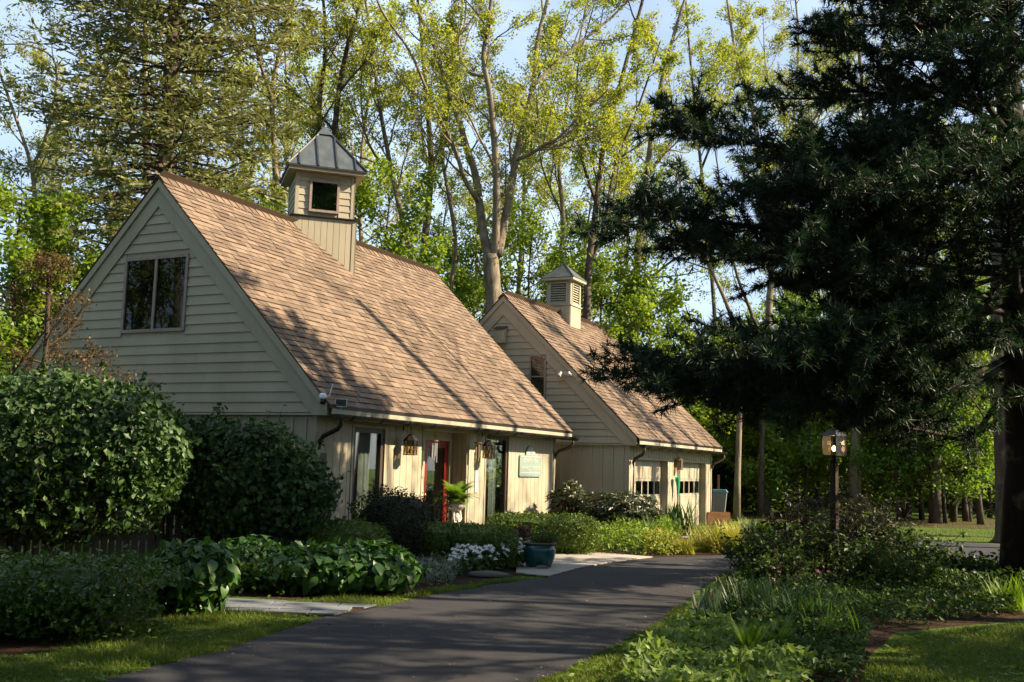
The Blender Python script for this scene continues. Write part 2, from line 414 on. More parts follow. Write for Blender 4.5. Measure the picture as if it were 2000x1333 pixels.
def window(parent, name, axis, u0, u1, z0, z1, face, fw=.05, proud=.035, mull=(), rail=(), frame=M_WINFRAME, back=None, curtain=None, depth=.05, sill=False, glass=None):
    """a framed window lying in a wall; axis 'x': wall faces -x and u is y; axis 'y': wall faces -y and u is x"""
    def bb(nm, mt, par, ua, ub, ca, cb, za, zc):
        return box(nm, mt, par, ca, cb, ua, ub, za, zc) if axis == 'x' else box(nm, mt, par, ua, ub, ca, cb, za, zc)
    m = MB()
    V = []; c0, c1 = face - proud, face + .03
    for c in (c0, c1):
        for (ua, ub, za, zc) in ((u0, u1, z0, z1), (u0 + fw, u1 - fw, z0 + fw, z1 - fw)):
            for (uu, zz) in ((ua, za), (ub, za), (ub, zc), (ua, zc)): V.append((c, uu, zz) if axis == 'x' else (uu, c, zz))
    F = []
    for k in range(4):
        q = (k + 1) % 4
        F += [(k, q, 4 + q, 4 + k), (8 + q, 8 + k, 12 + k, 12 + q), (q, k, 8 + k, 8 + q), (4 + k, 4 + q, 12 + q, 12 + k)]
    w_ = m.polys(V, F).build(name, frame, parent)
    if len(mull) == 0 and len(rail) == 0: cells = [(u0 + fw, u1 - fw, z0 + fw, z1 - fw)]
    cells = []
    ub = [u0 + fw] + [x for q in mull for x in (q - fw * .5, q + fw * .5)] + [u1 - fw]
    zb = [z0 + fw] + [x for q in rail for x in (q - .018, q + .018)] + [z1 - fw]
    for q in mull: bb('mullion', frame, w_, q - fw * .5, q + fw * .5, c0 + .006, c1 - .004, z0 + fw, z1 - fw)
    for q in rail: bb('meeting_rail', frame, w_, u0 + fw, u1 - fw, c0 + .012, c1 - .006, q - .018, q + .018)
    for i in range(0, len(ub), 2):
        for j in range(0, len(zb), 2):
            bb('pane', glass or M_GLASS, w_, ub[i], ub[i + 1], face - proud * .35, face - proud * .35 + .006, zb[j], zb[j + 1])
    if back: bb('blind_or_dark_panel', back, w_, u0 + fw * .3, u1 - fw * .3, face + depth - .004, face + depth, z0 + fw * .3, z1 - fw * .3)  # with M_DARK: near-black panel standing in for the unlit room, not a blind
    if curtain:
        for (ca, cb) in curtain:
            n = max(8, int((cb - ca) / .03)); V = []
            for i in range(n + 1):
                uu = ca + (cb - ca) * i / n; cc = face + depth - .03 + .018 * math.sin(i * 1.7)
                for zz in (z0 + fw, z1 - fw): V.append((cc, uu, zz) if axis == 'x' else (uu, cc, zz))
            MB().polys(V, [(2 * i, 2 * i + 2, 2 * i + 3, 2 * i + 1) for i in range(n)]).build('curtain', M_CURTAIN, w_)
    if sill: bb('sill', frame, w_, u0 - .03, u1 + .03, face - proud - .04, face - .002, z0 - .045, z0 - .001)
    return w_

# ================================================================== the cottage
P0 = np.array([-3.26, 17.43, 0])
cottage = thing('cottage', 'nearest tan clapboard house with steep brown shingle roof, diagonal cupola and red front door', 'house', P0, ROTH)
H = House(cottage, 9.9, 7.62, 6.84, -.35, 2.57, 2.41, (-.09, .28))
gw_win = (2.98, 4.56, 3.90, 5.33)
H.gable([gw_win], .176)
# a ventilation stain and the paired casement
window(cottage, 'gable_window', 'x', *gw_win, 0, fw=.06, proud=.05, mull=(3.77,), back=M_DARK, depth=-.004, glass=M_GLASSD)
low_win = (.98, 1.52, 1.35, 2.25)
window(cottage, 'low_window', 'x', *low_win, .03, fw=.05, proud=.045, back=M_DARK, depth=-.004)
H.battens(H.gw, 0.05, 7.6, 0, 2.375, .285, [low_win])
box('corner_board', M_TRIM, cottage, .005, .09, -.026, .0, 0, 2.4)
deck1 = H.roof()
yc, zc = H.eave()
H.downspout(.12, -.02 + .10, yc, zc, M_BRONZE)
H.downspout(10.05, 9.84, yc, zc, M_COPPER)
# side wall with its openings
holes = [(1.13, 2.12, .10, 2.24), (3.52, 5.36, .02, 2.30), (6.18, 7.28, .10, 2.30)]
swl = wall_grid('side_wall', M_PAINT, cottage, [.15, 9.9], [0, 2.44], holes, 0, .12, 'y')
rng = random.Random(5)
def boards(parent, x0, x1, step, holes, z1, yo=-.001, th=.018, gap=.010, nm='wall_board'):
    n = round((x1 - x0) / step); st = (x1 - x0) / n
    for i in range(n):
        a, b = x0 + i * st + gap / 2, x0 + (i + 1) * st - gap / 2
        spans = [(a, b, .03, z1)]
        for (h0, h1, hz0, hz1) in holes:
            out = []
            for (p, q, za, zb_) in spans:
                if q <= h0 or p >= h1: out.append((p, q, za, zb_)); continue
                if p < h0: out.append((p, h0 - .004, za, zb_))
                if q > h1: out.append((h1 + .004, q, za, zb_))
                if hz1 < zb_ - .02: out.append((max(p, h0), min(q, h1), hz1 + .004, zb_))
            spans = out
        for (p, q, za, zb_) in spans:
            if q - p > .02: box(nm, M_PAINT, parent, p, q, yo - th, yo, za, zb_)
fr = [(1.07, 2.18, 0, 2.30), (3.46, 5.40, 0, 2.37), (6.12, 7.34, 0, 2.36)]
boards(swl, .1, 9.82, .215, fr, 2.425)
box('corner_board', M_TRIM, cottage, 9.822, 9.9, -.03, -.001, 0, 2.42)
# tall windows: dark frames set deep, light outer casing
for (a, b, z0, z1), cur in (((1.13, 2.12, .10, 2.24), [(1.62, 1.98)]), ((6.18, 7.28, .10, 2.30), [(6.75, 7.1)])):
    m = MB()
    wn = box('casing', M_TRIM, cottage, a - .055, a - .002, -.03, .05, .03, z1 + .05)
    box('casing', M_TRIM, cottage, b + .002, b + .055, -.03, .05, .03, z1 + .05)
    box('casing', M_TRIM, cottage, a - .0015, b + .0015, -.03, .05, z1 + .001, z1 + .05)
    window(cottage, 'tall_window', 'y', a + .003, b - .003, z0, z1 - .003, .07, fw=.085, proud=.07, frame=M_DARKWOOD, curtain=cur, depth=.16)
# recessed entry
e0, e1, ed = 3.52, 5.36, .36
box('entry_side', M_PAINT, cottage, e0 - .10, e0 - .002, .121, ed + .1, 0, 2.42)
es = box('entry_side', M_PAINT, cottage, e1 + .002, e1 + .10, .121, ed + .1, 0, 2.42)
for k in range(3): box('wall_board', M_PAINT, es, e1 - .016, e1 + .001, .004 + k * .118, .004 + (k + 1) * .118 - .008, .02, 2.30)
box('entry_ceiling', M_TRIM, cottage, e0, e1 - .02, .121, ed, 2.302, 2.34)
box('entry_casing', M_TRIM, cottage, e0 - .055, e0 - .003, -.03, -.001, .02, 2.36)
box('entry_casing', M_TRIM, cottage, e0 - .002, e1 + .035, -.03, -.001, 2.302, 2.365)
wall_grid('entry_wall', M_PAINT, cottage, [e0, e1 - .018], [0, 2.31], [(4.18, 5.20, .05, 2.12)], ed, ed + .08, 'y')
for (a, b, za, zc_) in ((4.11, 4.178, .05, 2.19), (5.202, 5.27, .05, 2.19), (4.18, 5.20, 2.122, 2.19)):
    box('door_casing', M_TRIM, cottage, a, b, ed - .025, ed - .001, za, zc_)
dr = wall_grid('front_door', M_RED, cottage, [4.185, 5.195], [.055, 2.115], [(4.33, 5.04, .35, 1.97)], ed + .01, ed + .055, 'y')
box('door_glass', M_GLASS, dr, 4.33, 5.04, ed + .03, ed + .036, .35, 1.97)
MB().lathe([(.0, 0), (.03, .01), (.032, .03), (.0, .045)], sides=10).build('door_knob', plain('brass', (.5, .32, .1), .3, .5, 1), dr).matrix_local = Matrix.Translation((4.25, ed, 1.0)) @ Matrix.Rotation(R(90), 4, 'X')
# other walls, floor
box('floor_slab', M_ROOM, cottage, .16, 9.85, .13, 7.5, .0, .04)
box('rear_wall', M_PAINT, cottage, .15, 9.9, 7.50, 7.62, 0, 2.44)
MB().prism([(0, 0), (7.62, 0), (7.62, 2.42), (3.81, 6.66), (0, 2.42)], 'x', 9.901, 10.0).build('far_gable', M_PAINT, cottage)
box('partition', M_ROOM, cottage, .16, 9.85, 2.9, 3.0, .04, 2.40)
box('ceiling', M_ROOM, cottage, .16, 9.85, .13, 2.9, 2.39, 2.43)
# ---- diagonal cupola
cp = MB().box(-.70, .70, -.70, .70, 4.9, 7.035).build('cupola', M_PAINT, cottage)
cp.location = (4.89, 3.81, 0); cp.rotation_euler = (0, 0, R(-45))
for k in range(9):
    st = 1.26 / 9; a = -.63 + k * st
    for q in range(4):
        if q in (0, 3):   # the two faces looking towards the drive and the gable
            o = box('cupola_board', M_PAINT, cp, a + .004, a + st - .004, -.716, -.701, 4.95, 7.02)
            o.rotation_euler = (0, 0, q * R(90))
for q in range(4):
    o = box('corner_post', M_TRIM, cp, .632, .728, -.728, -.701, 4.95, 7.02); o.rotation_euler = (0, 0, q * R(90))
    o = box('corner_post', M_TRIM, cp, -.728, -.632, -.729, -.7015, 4.95, 7.018); o.rotation_euler = (0, 0, q * R(90))
box('flashing_band', M_BRONZE, cp, -.765, .765, -.765, .765, 7.036, 7.062)
box('cupola_body', M_PAINT, cp, -.64, .64, -.64, .64, 7.063, 8.06)
for q in range(4):
    for (a, b) in ((-.668, -.585), (.585, .667)):
        o = box('corner_board', M_TRIM, cp, a, b, -.668 - (.001 if a < 0 else 0), -.641, 7.064, 8.05); o.rotation_euler = (0, 0, q * R(90))
    wx0, wx1, wz0, wz1 = -.355, .315, 7.165, 7.905
    z = 7.07
    while z < 8.0:
        z1 = z + .165
        has = q in (0, 3) and z1 > wz0 and z < wz1
        for (a, b) in ([(-.584, wx0), (wx1, .584)] if has and q == 0 else [(-.584, .584)]):
            o = MB().hexa([(a, -.662, z), (b, -.662, z), (a, -.641, z), (b, -.641, z), (a, -.646, z1), (b, -.646, z1), (a, -.641, z1), (b, -.641, z1)]).build('siding_board', M_PAINT, cp)
            o.rotation_euler = (0, 0, q * R(90))
        z += .157
cw = window(cottage, 'cupola_window', 'y', wx0, wx1, wz0, wz1, -.66, fw=.055, proud=.04, back=M_DARK, depth=.012, glass=M_GLASSR)
cw.matrix_parent_inverse = Matrix.Identity(4); cw.location = cp.location; cw.rotation_euler = cp.rotation_euler
box('cupola_soffit', M_TRIM, cp, -.835, .835, -.835, .835, 8.07, 8.10)
for q in range(4):
    o = box('cupola_fascia', M_TRIM, cp, -.85, .834, -.85, -.836, 8.06, 8.155); o.rotation_euler = (0, 0, q * R(90))
EZ, AZ, EH = 8.16, 9.32, .87
for q in range(4):
    def tri(u, t): return (u, -EH * (1 - t), EZ + (AZ - EZ) * t)
    br = [-EH, -.63, -.21, .21, .63, EH]
    for i in range(5):
        a, b = br[i], br[i + 1]
        ta, tb = 1 - abs(a) / EH, 1 - abs(b) / EH
        pts = [tri(a, 0), tri(b, 0)]
        if tb > 0: pts.append(tri(b, tb))
        if a < 0 < b: pts.append(tri(0, 1))
        if ta > 0: pts.append(tri(a, ta))
        n = len(pts); lo = [(x, y * .985, z - .02) for x, y, z in pts]
        o = MB().polys(pts + lo, [tuple(range(n)), tuple(range(2 * n - 1, n - 1, -1))] + [(k, n + k, n + (k + 1) % n, (k + 1) % n) for k in range(n)]).build('roof_panel', M_TIN, cp)
        o.rotation_euler = (0, 0, q * R(90))
        if i:
            t1 = 1 - abs(a) / EH; d = np.array([0, EH, AZ - EZ]); d /= np.linalg.norm(d); nn = np.array([0, -d[2], d[1]])
            p, r_ = np.array(tri(a, 0)), np.array(tri(a, t1)); sx = np.array([.017, 0, 0])
            o = MB().hexa([p - sx, p + sx, p - sx + nn * .035, p + sx + nn * .035, r_ - sx, r_ + sx, r_ - sx + nn * .035, r_ + sx + nn * .035]).build('standing_seam', M_TINDK, cp)
            o.rotation_euler = (0, 0, q * R(90))
    o = MB().tube([(-EH - .01, -EH - .01, EZ + .005), (0, 0, AZ + .01)], .028, 6).build('hip_cap', M_TINDK, cp); o.rotation_euler = (0, 0, q * R(90))
    o = box('roof_drip', M_TINDK, cp, -EH - .012, EH - .002, -EH - .012, -EH + .01, EZ - .035, EZ + .004); o.rotation_euler = (0, 0, q * R(90))
c0 = AZ - .19; h_ = EH * .19 / (AZ - EZ) + .045
MB().polys([(-h_, -h_, c0), (h_, -h_, c0), (h_, h_, c0), (-h_, h_, c0), (0, 0, AZ + .07)], [(0, 1, 4), (1, 2, 4), (2, 3, 4), (3, 0, 4), (3, 2, 1, 0)]).build('finial_cap', M_TIN, cp)

# ================================================================== the garage
G0 = np.array([3.02, 26.43, -.12])
garage = thing('garage', 'two door tan garage with steep brown roof and small louvred cupola behind the cottage', 'garage', G0, ROTH)
dz = .12
GH = House(garage, 7.65, 7.26, 6.28 + dz, -.29, 2.44 + dz, 2.27 + dz, (-.09, .25))
gwin = (2.32, 2.82, 3.45 + dz, 4.61 + dz)
GH.gable([gwin], .178)
window(garage, 'gable_window', 'x', *gwin, 0, fw=.055, proud=.05, rail=(4.02 + dz,), back=plain('tan_blind', (.16, .12, .085), .8), depth=-.004)
GH.battens(GH.gw, 0.0, 7.2, 0, 2.355, .29)
box('corner_board', M_TRIM, garage, .005, .09, -.026, .0, 0, 2.38)
deck2 = GH.roof(seed=9, nind=300)
yc2, zc2 = GH.eave()
GH.downspout(.10, .16, yc2, zc2, M_COPPER)
GH.downspout(7.82, 7.60, yc2, zc2, M_COPPER)
D1, D2, DZ = (.42, 3.14), (4.19, 7.0), 1.90 + dz
gsw = wall_grid('side_wall', M_PAINT, garage, [.15, 7.65], [0, 2.46], [(*D1, -.01, DZ), (*D2, -.01, DZ)], 0, .20, 'y')
boards(gsw, .1, 7.6, .235, [(D1[0] - .06, D1[1] + .06, 0, DZ + .06), (D2[0] - .06, D2[1] + .06, 0, DZ + .06)], 2.42, gap=.03)
box('corner_board', M_TRIM, garage, 7.605, 7.68, -.03, -.001, 0, 2.4)
for (a, b) in (D1, D2):
    for (p, q, za, zb_) in ((a - .055, a - .002, 0, DZ + .055), (b + .002, b + .055, 0, DZ + .055), (a - .001, b + .001, DZ + .002, DZ + .055)):
        box('door_casing', M_TRIM, garage, p, q, -.035, -.001, za, zb_)
    n = 5; st = (b - a - .16) / n; zr0, zr1 = .98 + dz, 1.34 + dz
    hs = [(a + .10 + k * st + .03, a + .10 + (k + 1) * st - .03, zr0, zr1) for k in range(n)]
    gd = wall_grid('garage_door', M_TRIM, garage, [a + .003, b - .003], [.01, DZ - .004], hs, .17, .195, 'y')
    for k in range(n):
        u0, u1 = hs[k][0], hs[k][1]
        box('pane', M_GLASS, gd, u0, u1, .181, .186, zr0, zr1)
        box('door_board', M_PAINT, gd, u0 - .022, u1 + .022, .160, .169, zr1 + .07, DZ - .06)
        box('door_board', M_PAINT, gd, u0 - .022, u1 + .022, .160, .169, .10, zr0 - .10)
    box('door_rail', M_TRIM, gd, a + .01, b - .01, .156, .169, zr0 - .095, zr0 - .055)
box('floor_slab', M_ROOM, garage, .16, 7.6, .21, 7.1, 0, .03)
box('rear_wall', M_PAINT, garage, .15, 7.65, 7.14, 7.26, 0, 2.44)
MB().prism([(0, 0), (7.26, 0), (7.26, 2.42), (3.63, 6.24), (0, 2.42)], 'x', 7.651, 7.75).build('far_gable', M_PAINT, garage)
# ---- louvred cupola
gc = MB().box(-.40, .40, -.40, .40, 5.4 + dz, 6.53 + dz).build('cupola', M_PAINT, garage); gc.location = (4.03, 3.63, 0)
for q in range(4):
    rz = q * R(90)
    def rb(nm, mt, *b):
        o = box(nm, mt, gc, *b); o.rotation_euler = (0, 0, rz); return o
    for k in range(5): rb('cupola_board', M_PAINT, -.39 + k * .158, -.39 + k * .158 + .148, -.412, -.401, 5.45 + dz, 6.525 + dz)
    # louvre: frame and slats
    z0, z1, hw = 6.62 + dz, 7.21 + dz, .255
    for (a, b, za, zb_) in ((-hw - .05, -hw, z0 - .05, z1 + .05), (hw, hw + .05, z0 - .05, z1 + .05), (-hw + .001, hw - .001, z0 - .05, z0), (-hw + .001, hw - .001, z1, z1 + .05)):
        rb('louvre_frame', M_TRIM, a, b, -.422, -.395, za, zb_)
    for k in range(8):
        za = z0 + .008 + k * .073
        o = MB().hexa([(-hw, -.415, za), (hw, -.415, za), (-hw, -.408, za), (hw, -.408, za), (-hw, -.362, za + .06), (hw, -.362, za + .06), (-hw, -.355, za + .06), (hw, -.355, za + .06)]).build('louvre_slat', M_TRIM, gc)
        o.rotation_euler = (0, 0, rz)
    rb('corner_post', M_PAINT, -.40, -.31, -.40, -.31, 6.566 + dz, 7.298 + dz)
    rb('wall_strip', M_PAINT, -.309, .309, -.394, -.386, 7.262 + dz, 7.297 + dz)
    rb('cupola_fascia', M_TRIM, -.53, .515, -.53, -.516, 7.305 + dz, 7.385 + dz)
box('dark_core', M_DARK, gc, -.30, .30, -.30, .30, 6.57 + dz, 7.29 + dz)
box('flashing_band', M_TRIM, gc, -.44, .44, -.44, .44, 6.531 + dz, 6.563 + dz)
box('cupola_soffit', M_TRIM, gc, -.514, .514, -.514, .514, 7.30 + dz, 7.33 + dz)
for q in range(4):
    e_ = .545
    o = MB().polys([(-e_, -e_, 7.388 + dz), (e_, -e_, 7.388 + dz), (0, 0, 7.90 + dz), (-e_, -e_ * .98, 7.375 + dz), (e_, -e_ * .98, 7.375 + dz), (0, 0, 7.88 + dz)], [(0, 1, 2), (5, 4, 3), (0, 3, 4, 1), (1, 4, 5, 2), (2, 5, 3, 0)]).build('roof_panel', M_TIN, gc)
    o.rotation_euler = (0, 0, q * R(90))
    o = MB().tube([(-e_ - .005, -e_ - .005, 7.385 + dz), (0, 0, 7.905 + dz)], .014, 5).build('hip_cap', M_TINDK, gc); o.rotation_euler = (0, 0, q * R(90))
MB().tube([(0, 0, 7.88 + dz), (0, 0, 8.34 + dz)], (.012, .005), 6).lathe([(0, 8.02 + dz), (.025, 8.045 + dz), (0, 8.07 + dz)], sides=8).build('finial_rod', M_TINDK, gc)
# ------------------------------------------------------------------ ground, drive, paving
def g2(*pp): return [tuple(gnd(*p)[:2]) for p in pp]
def inpoly(P, poly):
    x, y = P[:, 0], P[:, 1]; c = np.zeros(len(P), bool); n = len(poly); j = n - 1
    for i in range(n):
        xi, yi = poly[i]; xj, yj = poly[j]
        c ^= ((yi > y) != (yj > y)) & (x < (xj - xi) * (y - yi) / (yj - yi + 1e-12) + xi); j = i
    return c
def smooth_poly(pts, k=6):
    """Catmull-Rom through an open run of points"""
    P = [np.array(p, float) for p in pts]; P = [2 * P[0] - P[1]] + P + [2 * P[-1] - P[-2]]; out = []
    for i in range(1, len(P) - 2):
        for t in np.linspace(0, 1, k, endpoint=False):
            a, b, c, d = P[i - 1:i + 3]
            out.append(.5 * ((2 * b) + (-a + c) * t + (2 * a - 5 * b + 4 * c - d) * t * t + (-a + 3 * b - 3 * c + d) * t ** 3))
    return [tuple(p) for p in out + [P[-2]]]
def sheet(name, poly, z, mat, kind='structure'):
    o = MB().polys([(x, y, z) for x, y in poly], [tuple(range(len(poly)))]).build(name, mat)
    return tag(o, kind=kind)
def groundmat():
    t = NT('lawn_ground'); a = t.ramp(t.noise(.35, 5), .35, .65); b = t.noise(14, 4); c = t.noise(90, 2)
    col = t.mix(a, (.045, .08, .013), (.105, .15, .026)); col = t.mix(t.math('MULTIPLY', t.ramp(b, .45, .75), .5), col, (.035, .05, .014))
    col = t.mix(t.math('MULTIPLY', t.ramp(c, .5, .8), .5), col, (.13, .17, .04))
    return t.out(t.pbr(col, .9, .1, 0, t.bump(c, .8, .05)))
def soilmat(name='mulch_soil', c1=(.025, .016, .010), c2=(.075, .045, .028)):
    t = NT(name); b = t.noise(30, 5); col = t.mix(t.ramp(b, .35, .7), c1, c2)
    return t.out(t.pbr(col, .95, .1, 0, t.bump(b, 1, .05)))
def asphmat():
    t = NT('driveway_asphalt'); a = t.ramp(t.noise(.6, 4), .3, .7); g = t.noise(260, 2); m = t.noise(9, 5)
    c = t.mix(a, (.020, .020, .0235), (.031, .030, .033)); c = t.mix(t.math('MULTIPLY', t.ramp(g, .55, .8), .6), c, (.10, .096, .094))
    c = t.mix(t.math('MULTIPLY', t.ramp(m, .56, .72), .5), c, (.016, .015, .016)); c = t.mix(t.math('MULTIPLY', t.ramp(t.noise(2.3, 5), .5, .7), .35), c, (.05, .047, .046))
    vo = t.n('TexVoronoi', feature='DISTANCE_TO_EDGE'); vo.inputs['Scale'].default_value = .33
    g3 = t.n('NewGeometry'); wv = t.n('VectorMath', operation='ADD'); n3 = t.n('TexNoise'); n3.inputs['Scale'].default_value = 1.7; n3.inputs['Detail'].default_value = 6
    t.l(g3.outputs['Position'], n3.inputs['Vector']); t.l(g3.outputs['Position'], wv.inputs[0]); t.l(n3.outputs['Color'], wv.inputs[1]); t.l(wv.outputs[0], vo.inputs['Vector'])
    ck = t.math('MULTIPLY', t.math('LESS_THAN', vo.outputs['Distance'], .0045), t.ramp(t.noise(.8, 3), .45, .6)); c = t.mix(t.math('MULTIPLY', ck, .8), c, (.006, .006, .006))
    return t.out(t.pbr(c, .82, .3, 0, t.bump(t.noise(140, 3), .9, .012)))
M_SOIL = soilmat()
MB().polys([(-400, -60, 0), (400, -60, 0), (400, 600, 0), (-400, 600, 0)], [(0, 1, 2, 3)])
gm = MB(); nx = 60
gx = np.linspace(-260, 260, nx); gy = np.concatenate([np.linspace(-40, 60, 30), np.linspace(70, 500, 20)])
GX, GY = np.meshgrid(gx, gy); ii = np.arange(len(gy) - 1)[:, None] * nx + np.arange(nx - 1)[None]
gz = GY * 0
gm.add(np.stack([GX, GY, gz], -1).reshape(-1, 3), np.stack([ii, ii + 1, ii + nx + 1, ii + nx], -1).reshape(-1, 4))
tag(gm.build('lawn', groundmat()), kind='structure')
dl = smooth_poly(g2((150, 1420), (215, 1333), (450, 1268), (640, 1206), (745, 1187), (850, 1163), (960, 1145), (1070, 1129)))
dt = smooth_poly(g2((1070, 1129), (1130, 1113), (1200, 1100), (1275, 1091), (1400, 1087), (1490, 1076), (1520, 1055), (1600, 1048), (1750, 1052), (1980, 1067), (2150, 1082)))
db = smooth_poly(g2((2150, 1120), (1980, 1102), (1860, 1094), (1640, 1092), (1530, 1098), (1450, 1112), (1390, 1137), (1340, 1175), (1270, 1228), (1160, 1285), (1050, 1333), (860, 1430)))
def ragged(pts, seed, a=.03):
    rg_ = np.random.default_rng(seed); P_ = np.array(pts); out = []
    for p, q in zip(P_[:-1], P_[1:]):
        n_ = max(1, int(np.linalg.norm(q - p) / .12))
        for t_ in np.arange(n_) / n_: out.append(tuple(p + (q - p) * t_ + rg_.normal(size=2) * a * min(1, 30 / (p[1] + 1))))
    return out + [tuple(P_[-1])]
dl, db = ragged(dl, 1), ragged(db, 2)
DRIVE = dl + dt[1:] + db
sheet('driveway', DRIVE, .012, asphmat())
LBED = g2((-200, 1300), (60, 1285), (290, 1222), (400, 1195), (410, 1160), (560, 1172), (760, 1168), (860, 1152), (1000, 1128), (1040, 1116), (1030, 1085), (900, 1068), (640, 1075), (300, 1090), (-200, 1110))
sheet('planting_bed', LBED, .004, M_SOIL)
RBED = g2((1215, 1333), (1300, 1240), (1360, 1180), (1420, 1133), (1500, 1106), (1640, 1097), (1900, 1102), (2100, 1112), (2150, 1200), (1960, 1215), (1750, 1235), (1700, 1280), (1680, 1333), (1600, 1420), (1200, 1420))
sheet('planting_bed', RBED, .004, M_SOIL)
GBED = g2((1100, 1079), (1275, 1090), (1400, 1086), (1485, 1075), (1500, 1050), (1440, 1035), (1370, 1040), (1300, 1030), (1090, 1040))
sheet('planting_bed', GBED, .004, M_SOIL)
WOODFL = [(9, 34), (14, 33.5), (40, 32), (90, 30), (90, 60), (9, 48)]
sheet('woodland_floor', [(8.6, 35.6), (14, 35.0), (40, 34), (90, 32), (90, 44), (14, 43), (8.9, 43)], .006, soilmat('leaf_litter', (.035, .026, .014), (.10, .07, .04)))
M_STONE = plain('bluestone_paver', (.13, .14, .15), .8, .25, 0, .25, 3, .25, None, 40, .18)
M_FLAG = plain('pale_flagstone', (.30, .27, .235), .85, .2, 0, .25, 2.5, .25, None, 40, .14)
# walkway of bluestone pavers between the hedge and the drive
wk = sheet('walkway', [(-3.9, 11.22), (-1.75, 11.13), (-1.40, 11.98), (-3.9, 12.25)], .016, M_SOIL)
def clip_to(subject, quad):
    """the part of an outline inside a convex quad (counter-clockwise)"""
    out = [np.array(p, float) for p in subject]
    for k in range(len(quad)):
        a, b = np.array(quad[k]), np.array(quad[(k + 1) % len(quad)]); e = b - a; src = out; out = []
        ins = lambda p: e[0] * (p[1] - a[1]) - e[1] * (p[0] - a[0]) >= 0
        for m_ in range(len(src)):
            p, q = src[m_ - 1], src[m_]
            if ins(p) != ins(q):
                dp, dq = e[0] * (p[1] - a[1]) - e[1] * (p[0] - a[0]), e[0] * (q[1] - a[1]) - e[1] * (q[0] - a[0]); out.append(p + (q - p) * dp / (dp - dq))
            if ins(q): out.append(q)
        if len(out) < 3: return []
    A = .5 * sum(out[m_ - 1][0] * out[m_][1] - out[m_][0] * out[m_ - 1][1] for m_ in range(len(out)))
    if A < 0: out = out[::-1]
    return [tuple(p) for p in out] if abs(A) > .012 else []
WALK = [(-4.6, 11.24), (-1.78, 11.14), (-1.44, 11.97), (-4.6, 12.25)]
rng = random.Random(2); y = 11.1; r_ = 0
while y < 12.3:
    x = -4.8 + (.25 if r_ % 2 else 0) - rng.random() * .1
    while x < -1.4:
        L_ = rng.choice((.45, .6, .75)); q = clip_to(WALK, [(x, y), (x + L_ - .022, y), (x + L_ - .022, y + .285), (x, y + .285)])
        if q: MB().prism(q, 'z', .018, .034 + rng.random() * .004).build('paver', M_STONE, wk)
        x += L_
    y += .307; r_ += 1
# patio of large flagstones by the front door
PAT = g2((1008, 1123), (1073, 1129), (1130, 1113), (1200, 1100), (1275, 1091), (1200, 1085), (1110, 1079), (1040, 1070), (960, 1066), (900, 1062), (900, 1073), (1010, 1090))
pt = sheet('patio', PAT, .016, plain('sand_joint', (.10, .085, .06), .95))
rng = random.Random(8)
for i in range(-4, 15):
    off = rng.random() * .5
    for j in range(-9, 9):
        c = np.array([.6, 15.5, 0]) + AX * (i * .62) + BX * (j * .9 + off)
        qd = [c + AX * .303 * sa + BX * .443 * sb for sa, sb in ((-1, -1), (1, -1), (1, 1), (-1, 1))]
        q = clip_to(PAT, [tuple(p[:2]) for p in qd])
        if q: MB().prism(q, 'z', .018, .032 + rng.random() * .004).build('flagstone', M_FLAG, pt)
# ------------------------------------------------------------------ fence behind the vines
M_FENCE = plain('weathered_fence_wood', (.17, .15, .115), .9, .1, 0, .45, 3, .4, (1, 1, .15), 25, .25)
FA, FB = np.array([-2.95, 16.75, 0]), np.array([-10.4, 14.6, 0])
fd = (FB - FA) / np.linalg.norm(FB - FA); fn = np.array([-fd[1], fd[0], 0]); fl = np.linalg.norm(FB - FA)
fence = thing('picket_fence', 'weathered wooden picket fence behind the climbing vines at left', 'fence', FA, math.atan2(fd[1], fd[0]))
for zz in (.35, 1.25): box('fence_rail', M_FENCE, fence, 0, fl, -.06, -.022, zz, zz + .09)
rng = random.Random(4); x = .05
while x < fl - .1:
    h = 1.72 + rng.uniform(-.05, .05); wd = rng.uniform(.085, .105)
    MB().prism([(x, .05), (x + wd, .05), (x + wd, h - .06), (x + wd / 2, h), (x, h - .06)], 'y', -.02, rng.uniform(-.002, .002)).build('picket', M_FENCE, fence)
    x += wd + rng.uniform(.015, .03)
for x in np.arange(0, fl, 1.85): box('fence_post', M_FENCE, fence, x - .05, x + .05, -.165, -.065, 0, 1.75)
